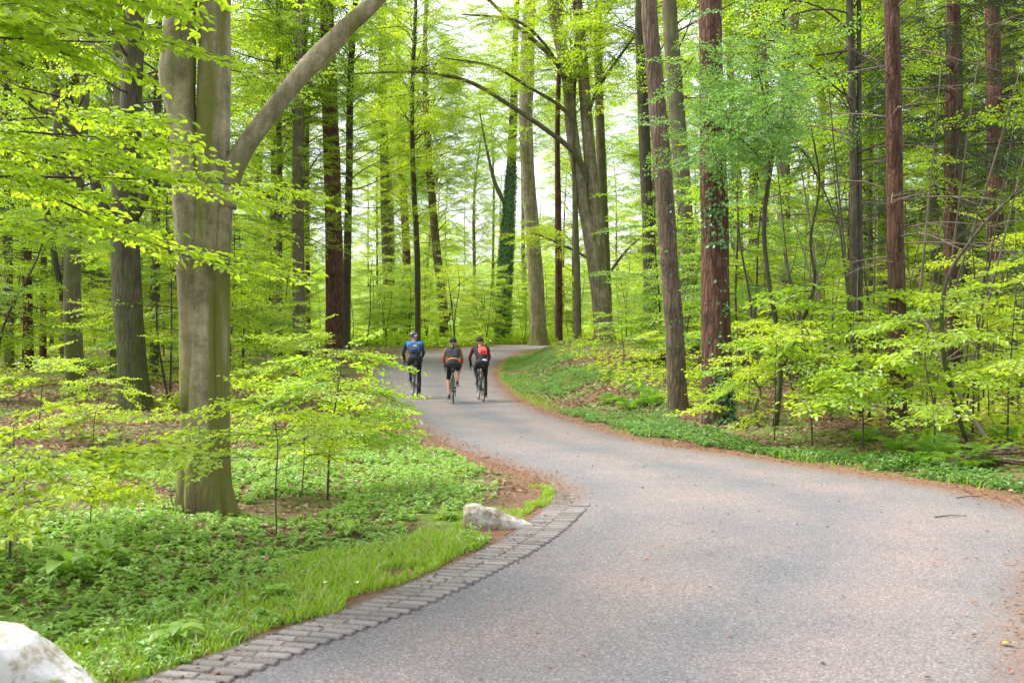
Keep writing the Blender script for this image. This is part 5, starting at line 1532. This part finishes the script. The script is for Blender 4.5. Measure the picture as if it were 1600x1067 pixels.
def make_rider(label, loc, rz, ped, mats, size=1.0, female=False, dark_helmet=None, bend=0.0):
    """one continuous body (voxel-joined limbs), dressed by region; parts: helmet and what is worn on it"""
    t = thing('person', label, 'person', loc, rz, 'three cyclists riding away along the road')
    sw = (.165 if female else .19)
    pelvis = np.array([0, -.16, .985]); waist = np.array([0, -.07, 1.12]); chest = np.array([0, .07, 1.28]); neckb = np.array([0, .19, 1.395])
    head = np.array([0, .285, 1.53]); 
    segs = []      # (A, B, ra, rb, region)
    S_ = lambda A, B, ra, rb, reg: segs.append((np.array(A, float), np.array(B, float), ra, rb, reg))
    hw = .105 if female else .10
    S_(pelvis + [-.07, 0, -.01], pelvis + [.07, 0, -.01], hw + .022, hw + .022, 'seat')
    S_(pelvis, waist, .135, .125, 'waist')
    for s_ in (-1, 1):
        S_(waist + [s_ * .045, 0, 0], chest + [s_ * .07, 0, .0], .105, .115, 'torso')
        S_(chest + [s_ * .07, 0, 0], [s_ * (sw - .05), .165, 1.365], .112, .075, 'upper')
    S_([-sw + .03, .17, 1.37], [sw - .03, .17, 1.37], .062, .062, 'upper')
    S_(neckb, head + [0, -.02, -.06], .056, .052, 'skin')
    for s_ in (-1, 1):
        sh = np.array([s_ * sw, .18, 1.365]); el = np.array([s_ * (sw + .075), .36, 1.13]); wr = np.array([s_ * .212, .555, .955]); hn = np.array([s_ * .203, .63, .94])
        S_(sh, el, .056, .043, 'arm'); S_(el, wr, .043, .030, 'forearm'); S_(wr, hn, .032, .030, 'hand')
        hip = pelvis + [s_ * .085, .02, -.02]
        pd = ped[s_]; an = pd + [-s_ * .015, -.075, .115]
        # knee from thigh and shin lengths
        d = an - hip; L = np.linalg.norm(d); a1, a2 = .43, .43
        L = min(L, a1 + a2 - .004); u = d / np.linalg.norm(d)
        ca = (a1 * a1 + L * L - a2 * a2) / (2 * a1 * L); fw = np.array([s_ * .10, 1.0, 0]); fw = norm(fw - u * np.dot(fw, u))
        kn = hip + u * a1 * ca + fw * a1 * math.sqrt(max(0, 1 - ca * ca))
        mid = hip + (kn - hip) * .72
        S_(hip, mid, .088, .066, 'thigh'); S_(mid, kn, .066, .052, 'knee'); 
        cf = kn + (an - kn) * .35
        S_(kn, cf, .050, .054, 'shin'); S_(cf, an, .054, .034, 'shin')
        S_(an + [0, -.03, -.05], an + [0, .07, -.062], .036, .036, 'shoe'); S_(an + [0, .07, -.062], an + [0, .145, -.074], .038, .028, 'shoe'); S_(an, an + [0, -.02, -.05], .034, .036, 'shoe')
    g = Geo()
    for A, B, ra, rb, reg in segs:
        g.add(*seg_tube(A, B, ra, rb))
        g.add(*ellipsoid(A, (ra,) * 3, 12, 8)); g.add(*ellipsoid(B, (rb,) * 3, 12, 8))
    hrot = np.array(Matrix.Rotation(R(-8), 3, 'X'))
    g.add(*ellipsoid(head, (.077, .095, .118), 18, 12, hrot))
    g.add(*ellipsoid(head + [0, .055, -.055], (.052, .055, .06), 14, 10))                      # jaw
    g.add(*ellipsoid(head + [0, .103, -.018], (.013, .022, .026), 10, 6))                      # nose
    for s_ in (-1, 1): g.add(*ellipsoid(head + [s_ * .078, -.005, -.015], (.012, .02, .032), 10, 6))   # ears
    me = g.mesh('person_body', [M['skin']])
    tmp = bpy.data.objects.new('tmp', me); col.objects.link(tmp)
    md = tmp.modifiers.new('r', 'REMESH'); md.mode = 'VOXEL'; md.voxel_size = .011; md.use_smooth_shade = True
    sm = tmp.modifiers.new('s', 'SMOOTH'); sm.factor = .5; sm.iterations = 4
    dg = bpy.context.evaluated_depsgraph_get()
    body = bpy.data.meshes.new_from_object(tmp.evaluated_get(dg))
    bpy.data.objects.remove(tmp)
    # dress the body by region
    names = list(mats); body.materials.clear()
    for k in names: body.materials.append(M[mats[k]] if isinstance(mats[k], str) else mats[k])
    n = len(body.polygons); cen = np.zeros(n * 3); body.polygons.foreach_get('center', cen); cen = cen.reshape(-1, 3)
    best = np.full(n, 9.0); reg = np.zeros(n, int)
    for A, B, ra, rb, rg in segs:
        AB = B - A; tt_ = np.clip(((cen - A) @ AB) / (AB @ AB), 0, 1)
        dd = np.linalg.norm(cen - A - tt_[:, None] * AB, axis=1) - (ra + (rb - ra) * tt_)
        k = dd < best; best[k] = dd[k]; reg[k] = names.index(rg)
    dh = np.linalg.norm((cen - head) / [.9, 1.0, 1.2], axis=1) - .095
    reg[dh < best] = names.index('skin')
    body.polygons.foreach_set('material_index', reg.astype(np.int32))
    body.polygons.foreach_set('use_smooth', np.ones(n, bool))
    bo = bpy.data.objects.new('body', body); bo.parent = t; col.objects.link(bo)
    # fingers closed round the hoods
    for s_ in (-1, 1):
        hn = np.array([s_ * .203, .63, .94])
        g = Geo()
        for q, ln_ in enumerate((.95, 1.05, 1.0, .8)):
            y0 = .655 - q * .017
            P = np.array([[s_ * .226, y0, .945], [s_ * .240, y0 + .008, .925], [s_ * .236, y0 + .010, .90], [s_ * .212, y0 + .008, .885 - .004 * ln_]])
            g.add(*tube(catmull(P, 8), np.linspace(.009, .0075, 8), 8))
        P = np.array([[s_ * .190, .615, .945], [s_ * .172, .645, .93], [s_ * .176, .672, .915]])
        g.add(*tube(catmull(P, 8), np.linspace(.011, .008, 8), 8))
        g.build('finger', M[mats['hand']] if isinstance(mats['hand'], str) else mats['hand'], t, smooth=True)
    # helmet: shell with ridges and vents, its strap and the glasses
    hel = dark_helmet
    g = Geo(); hc = head + [0, -.005, .035]
    nu, nv = 28, 10; V = []
    for i in range(nv + 1):
        th = i / nv * R(100)
        for j in range(nu):
            ph = j / nu * 2 * np.pi
            rid = 1 + .055 * (1 if (int((math.cos(ph) * math.sin(th) + 1) * 4.5) % 2) else -.25) * (1 if .15 < th < 1.25 else .2)
            lift = 0 if math.sin(ph) < .2 else .02 * math.sin(th)
            V.append(hc + hrot @ np.array([.100 * math.sin(th) * math.cos(ph) * rid, .128 * math.sin(th) * math.sin(ph) * rid, .108 * math.cos(th) * rid + lift]))
    i = np.arange(nv)[:, None] * nu; j = np.arange(nu)[None]; j2 = (j + 1) % nu
    q = np.stack([i + j, i + nu + j, i + nu + j2, i + j2], -1)
    if isinstance(hel, tuple):
        idx = np.add.outer(np.arange(nv) // 2, np.arange(nu) // 3) % len(hel)
        for m_ in range(len(hel)): 
            g.Fc.append((q[idx == m_].reshape(-1, 4), m_))
        g.V.append(np.array(V)); g.n = len(V)
        ho = g.build('helmet', [M[h] for h in hel], t, smooth=False)
    else:
        g.add(np.array(V), q.reshape(-1, 4)); ho = g.build('helmet', M[hel], t, smooth=False)
    md = ho.modifiers.new('thick', 'SOLIDIFY'); md.thickness = .012; md.offset = -1
    g = Geo()
    for s_ in (-1, 1): bar(g, [head + [s_ * .085, -.01, .03], head + [s_ * .075, .03, -.06], head + [0, .07, -.118]], .004, 5)
    g.build('strap', M['c_black'], t)
    g = Geo()
    for s_ in (-1, 1): g.add(*ellipsoid(head + [s_ * .034, .098, .012], (.032, .012, .02), 12, 8)); bar(g, [head + [s_ * .064, .085, .014], head + [s_ * .082, .0, .01]], .003, 5)
    g.build('glasses', M['lens'], t, smooth=True)
    g = Geo(); g.add(*ellipsoid(head + [0, .098, -.072], (.024, .008, .007), 10, 6)); g.build('mouth', M['c_pink'], t, smooth=True)
    t.scale = (size,) * 3
    return t, head

def pack(t, mat, c, size, lean, trim=None, pocket=None, name='backpack'):
    """rounded rucksack on the rider's back: bag with pocket and two straps"""
    rot = np.array(Matrix.Rotation(lean, 3, 'X'))
    g = Geo()
    n, k = 12, 20; V = []
    for i in range(n):
        u = i / (n - 1)
        f = (1 - abs(2 * u - 1) ** 3.2) ** .4 if 0 < u < 1 else 0.02
        for j in range(k):
            a_ = j / k * 2 * np.pi; cc, ss_ = math.cos(a_), math.sin(a_)
            V.append([size[0] / 2 * f * np.sign(cc) * abs(cc) ** .6, size[1] / 2 * f * np.sign(ss_) * abs(ss_) ** .6, (u - .5) * size[2]])
    i = np.arange(n - 1)[:, None] * k; j = np.arange(k)[None]; j2 = (j + 1) % k
    q = np.stack([i + j, i + j2, i + k + j2, i + k + j], -1).reshape(-1, 4)
    V = np.array(V) @ rot.T + c
    g.add(V, q)
    b_ = g.build(name, mat, t, smooth=True)
    if pocket:
        g = Geo(); v, f = ellipsoid((0, 0, 0), (size[0] * .36, size[1] * .34, size[2] * .22), 14, 8)
        v = (v + [0, -size[1] * .36, -size[2] * .16]) @ rot.T + c; g.add(v, f); g.build('pocket', pocket, b_, smooth=True)
    if trim:
        g = Geo(); v, f = ellipsoid((0, 0, 0), (size[0] * .22, size[1] * .2, size[2] * .07), 12, 6)
        v = (v + [0, -size[1] * .42, size[2] * .20]) @ rot.T + c; g.add(v, f); g.build('badge', trim, b_, smooth=True)
    return b_

def at_road(px, py):
    q = gpb(px, py); return (q[0], q[1], float(base_h(q[1])) + .012)

lc = at_road(648, 622); mc = at_road(708, 630); rc = at_road(752, 627)
b1, ped1 = make_bike('bicycle under the rider in the blue jacket', lc, R(11), M['black'], R(-15), M['c_black'])
r1, h1 = make_rider('cyclist in blue and navy top with black tights and navy white helmet', lc, R(11), ped1,
    dict(seat='c_black', waist='c_black', torso='c_navy', upper='c_blue', skin='skin', arm='c_purple', forearm='c_black', hand='c_tan', thigh='c_black', knee='c_black', shin='c_black', shoe='c_black'), .955, dark_helmet=('c_navy', 'c_white', 'c_red', 'c_navy', 'c_navy'))
pack(r1, M['c_navy'], np.array([0, -.10, 1.235]), (.27, .13, .30), R(-42), M['c_yellow'], M['c_navy'])
b2, ped2 = make_bike('bicycle under the bare legged rider in the middle', mc, R(4), M['black'], R(168), M['c_black'])
r2, h2 = make_rider('cyclist with bare legs, charcoal vest, red forearm sleeves and orange waist band', mc, R(4), ped2,
    dict(seat='c_black', waist='c_black', torso='c_grey', upper='c_grey', skin='skin', arm='c_tan', forearm='c_red', hand='c_black', thigh='c_black', knee='c_black', shin='skin', shoe='shoe'), .885, female=True, dark_helmet='c_black')
b1.scale = (.955,) * 3; b2.scale = (.885,) * 3
g = Geo(); g.add(*torus(np.zeros(3), .138, .02, 24, 8)); 
v = np.array(g.V[0]); v = np.stack([v[:, 1] * 1.02, v[:, 2] * .82, v[:, 0] * 1.25], -1) @ np.array(Matrix.Rotation(R(-32), 3, 'X')).T + [0, -.10, 1.085]; g.V[0] = v
g.build('waist_band', M['c_orange'], r2, smooth=True)
pack(r2, M['c_grey'], np.array([0, -.02, 1.275]), (.20, .08, .22), R(-42))
g = Geo(); bar(g, [[0, .17, 1.50], [0, .13, 1.44], [0, .11, 1.36]], np.linspace(.035, .014, 15), 8); g.build('hair', M['hair'], r2, smooth=True)
b3, ped3 = make_bike('bicycle of the rider with the red backpack nearest the right verge', rc, R(9), M['black'], R(-10), None)
r3, h3 = make_rider('cyclist in black with a bright red backpack and black helmet', rc, R(9), ped3,
    dict(seat='c_black', waist='c_black', torso='c_black', upper='c_black', skin='skin', arm='c_maroon', forearm='c_black', hand='c_black', thigh='c_black', knee='c_black', shin='c_black', shoe='c_black'), .89, dark_helmet='c_black')
pack(r3, M['c_pink'], np.array([.03, -.02, 1.30]), (.24, .13, .28), R(-42), M['c_orange'], M['c_red'])
b3.scale = (.89,) * 3
g = Geo(); g.add(*ellipsoid((.05, -.235, 1.07), (.075, .03, .035), 12, 8)); g.build('pouch', M['c_white'], r3, smooth=True)

# ------------------------------------------------------------------ labels of the many trees: by look, then by the trunk they stand beside
LM = [(14, 'left edge grey stem'), (118, 'left forked beech'), (210, 'dark oak'), (320, 'big twin beech'), (430, 'slim blackish trunk'), (523, 'red conifer'),
      (610, 'left ivied trunk'), (695, 'pale leaning trunk'), (787, 'ivy wrapped trunk'), (842, 'spreading rooted beech'), (942, 'forked bank tree'), (1055, 'leaning pinkish pine'),
      (1120, 'thickest fir'), (1215, 'bluish hawthorn'), (1337, 'paired thin stems'), (1400, 'straight reddish pine'), (1492, 'dark grey trunk'), (1556, 'right edge brown pine')]
BARKW = {'grey_bark': 'grey', 'dark_bark': 'dark', 'beech_bark': 'smooth grey', 'red_bark': 'reddish', 'pinkish_bark': 'pinkish'}
cls = {}
for o in scene.objects:
    nm = o.name.split('.')[0]
    if o.parent or nm not in ('wood_tree', 'far_tree', 'young_beech', 'thin_pole'): continue
    x, y = o.location.x, o.location.y
    px = 800 + x / y * F
    lp, lw = min(LM, key=lambda q: abs(q[0] - px))
    side = 'directly behind' if abs(px - lp) < 13 else ('just left of' if px < lp else 'just right of')
    first = [c for c in o.children if c.name.split('.')[0] in ('trunk', 'stem')][0]
    bk = BARKW.get(first.data.materials[0].name, 'dark')
    if nm == 'wood_tree': ad = ('stout ' if first.scale[0] > 1.0 else 'slim ') + bk + ' barked tree'
    elif nm == 'far_tree': ad = 'distant pale ' + ('tall' if first.scale[0] > .95 else 'small') + ' tree'
    elif nm == 'young_beech': ad = ('pale' if any('far_lit_leaf' in m.name for c in o.children for m in c.data.materials) else 'dull green' if any('shaded' in m.name for c in o.children for m in c.data.materials) else 'lime') + (' tall' if o.dimensions.z > 4 or o.scale[0] > .9 else ' low') + ' young beech'
    else: ad = 'bare ' + bk + ' pole'
    cls.setdefault((ad, side, lw), []).append((y, o))
ORD = ['nearest', 'second nearest', 'third nearest', 'fourth nearest', 'fifth nearest', 'sixth nearest', 'seventh nearest', 'eighth nearest', 'ninth nearest', 'tenth nearest', 'eleventh nearest', 'twelfth nearest', 'thirteenth nearest', 'fourteenth nearest', 'fifteenth nearest', 'sixteenth nearest']
for (ad, side, lw), v in cls.items():
    v.sort(key=lambda q: q[0])
    for i, (y, o) in enumerate(v):
        pre = '' if len(v) == 1 else (('nearer ', 'farther ')[i] if len(v) == 2 else ORD[min(i, 15)] + ' ')
        o['label'] = pre + ad + ' ' + side + ' the ' + lw

tris = 0
for me in bpy.data.meshes:
    if me.users: tris += len(me.loops) - 2 * len(me.polygons)
print('TRIANGLES', tris, 'OBJECTS', len(scene.objects), 'BRICKS', nb)
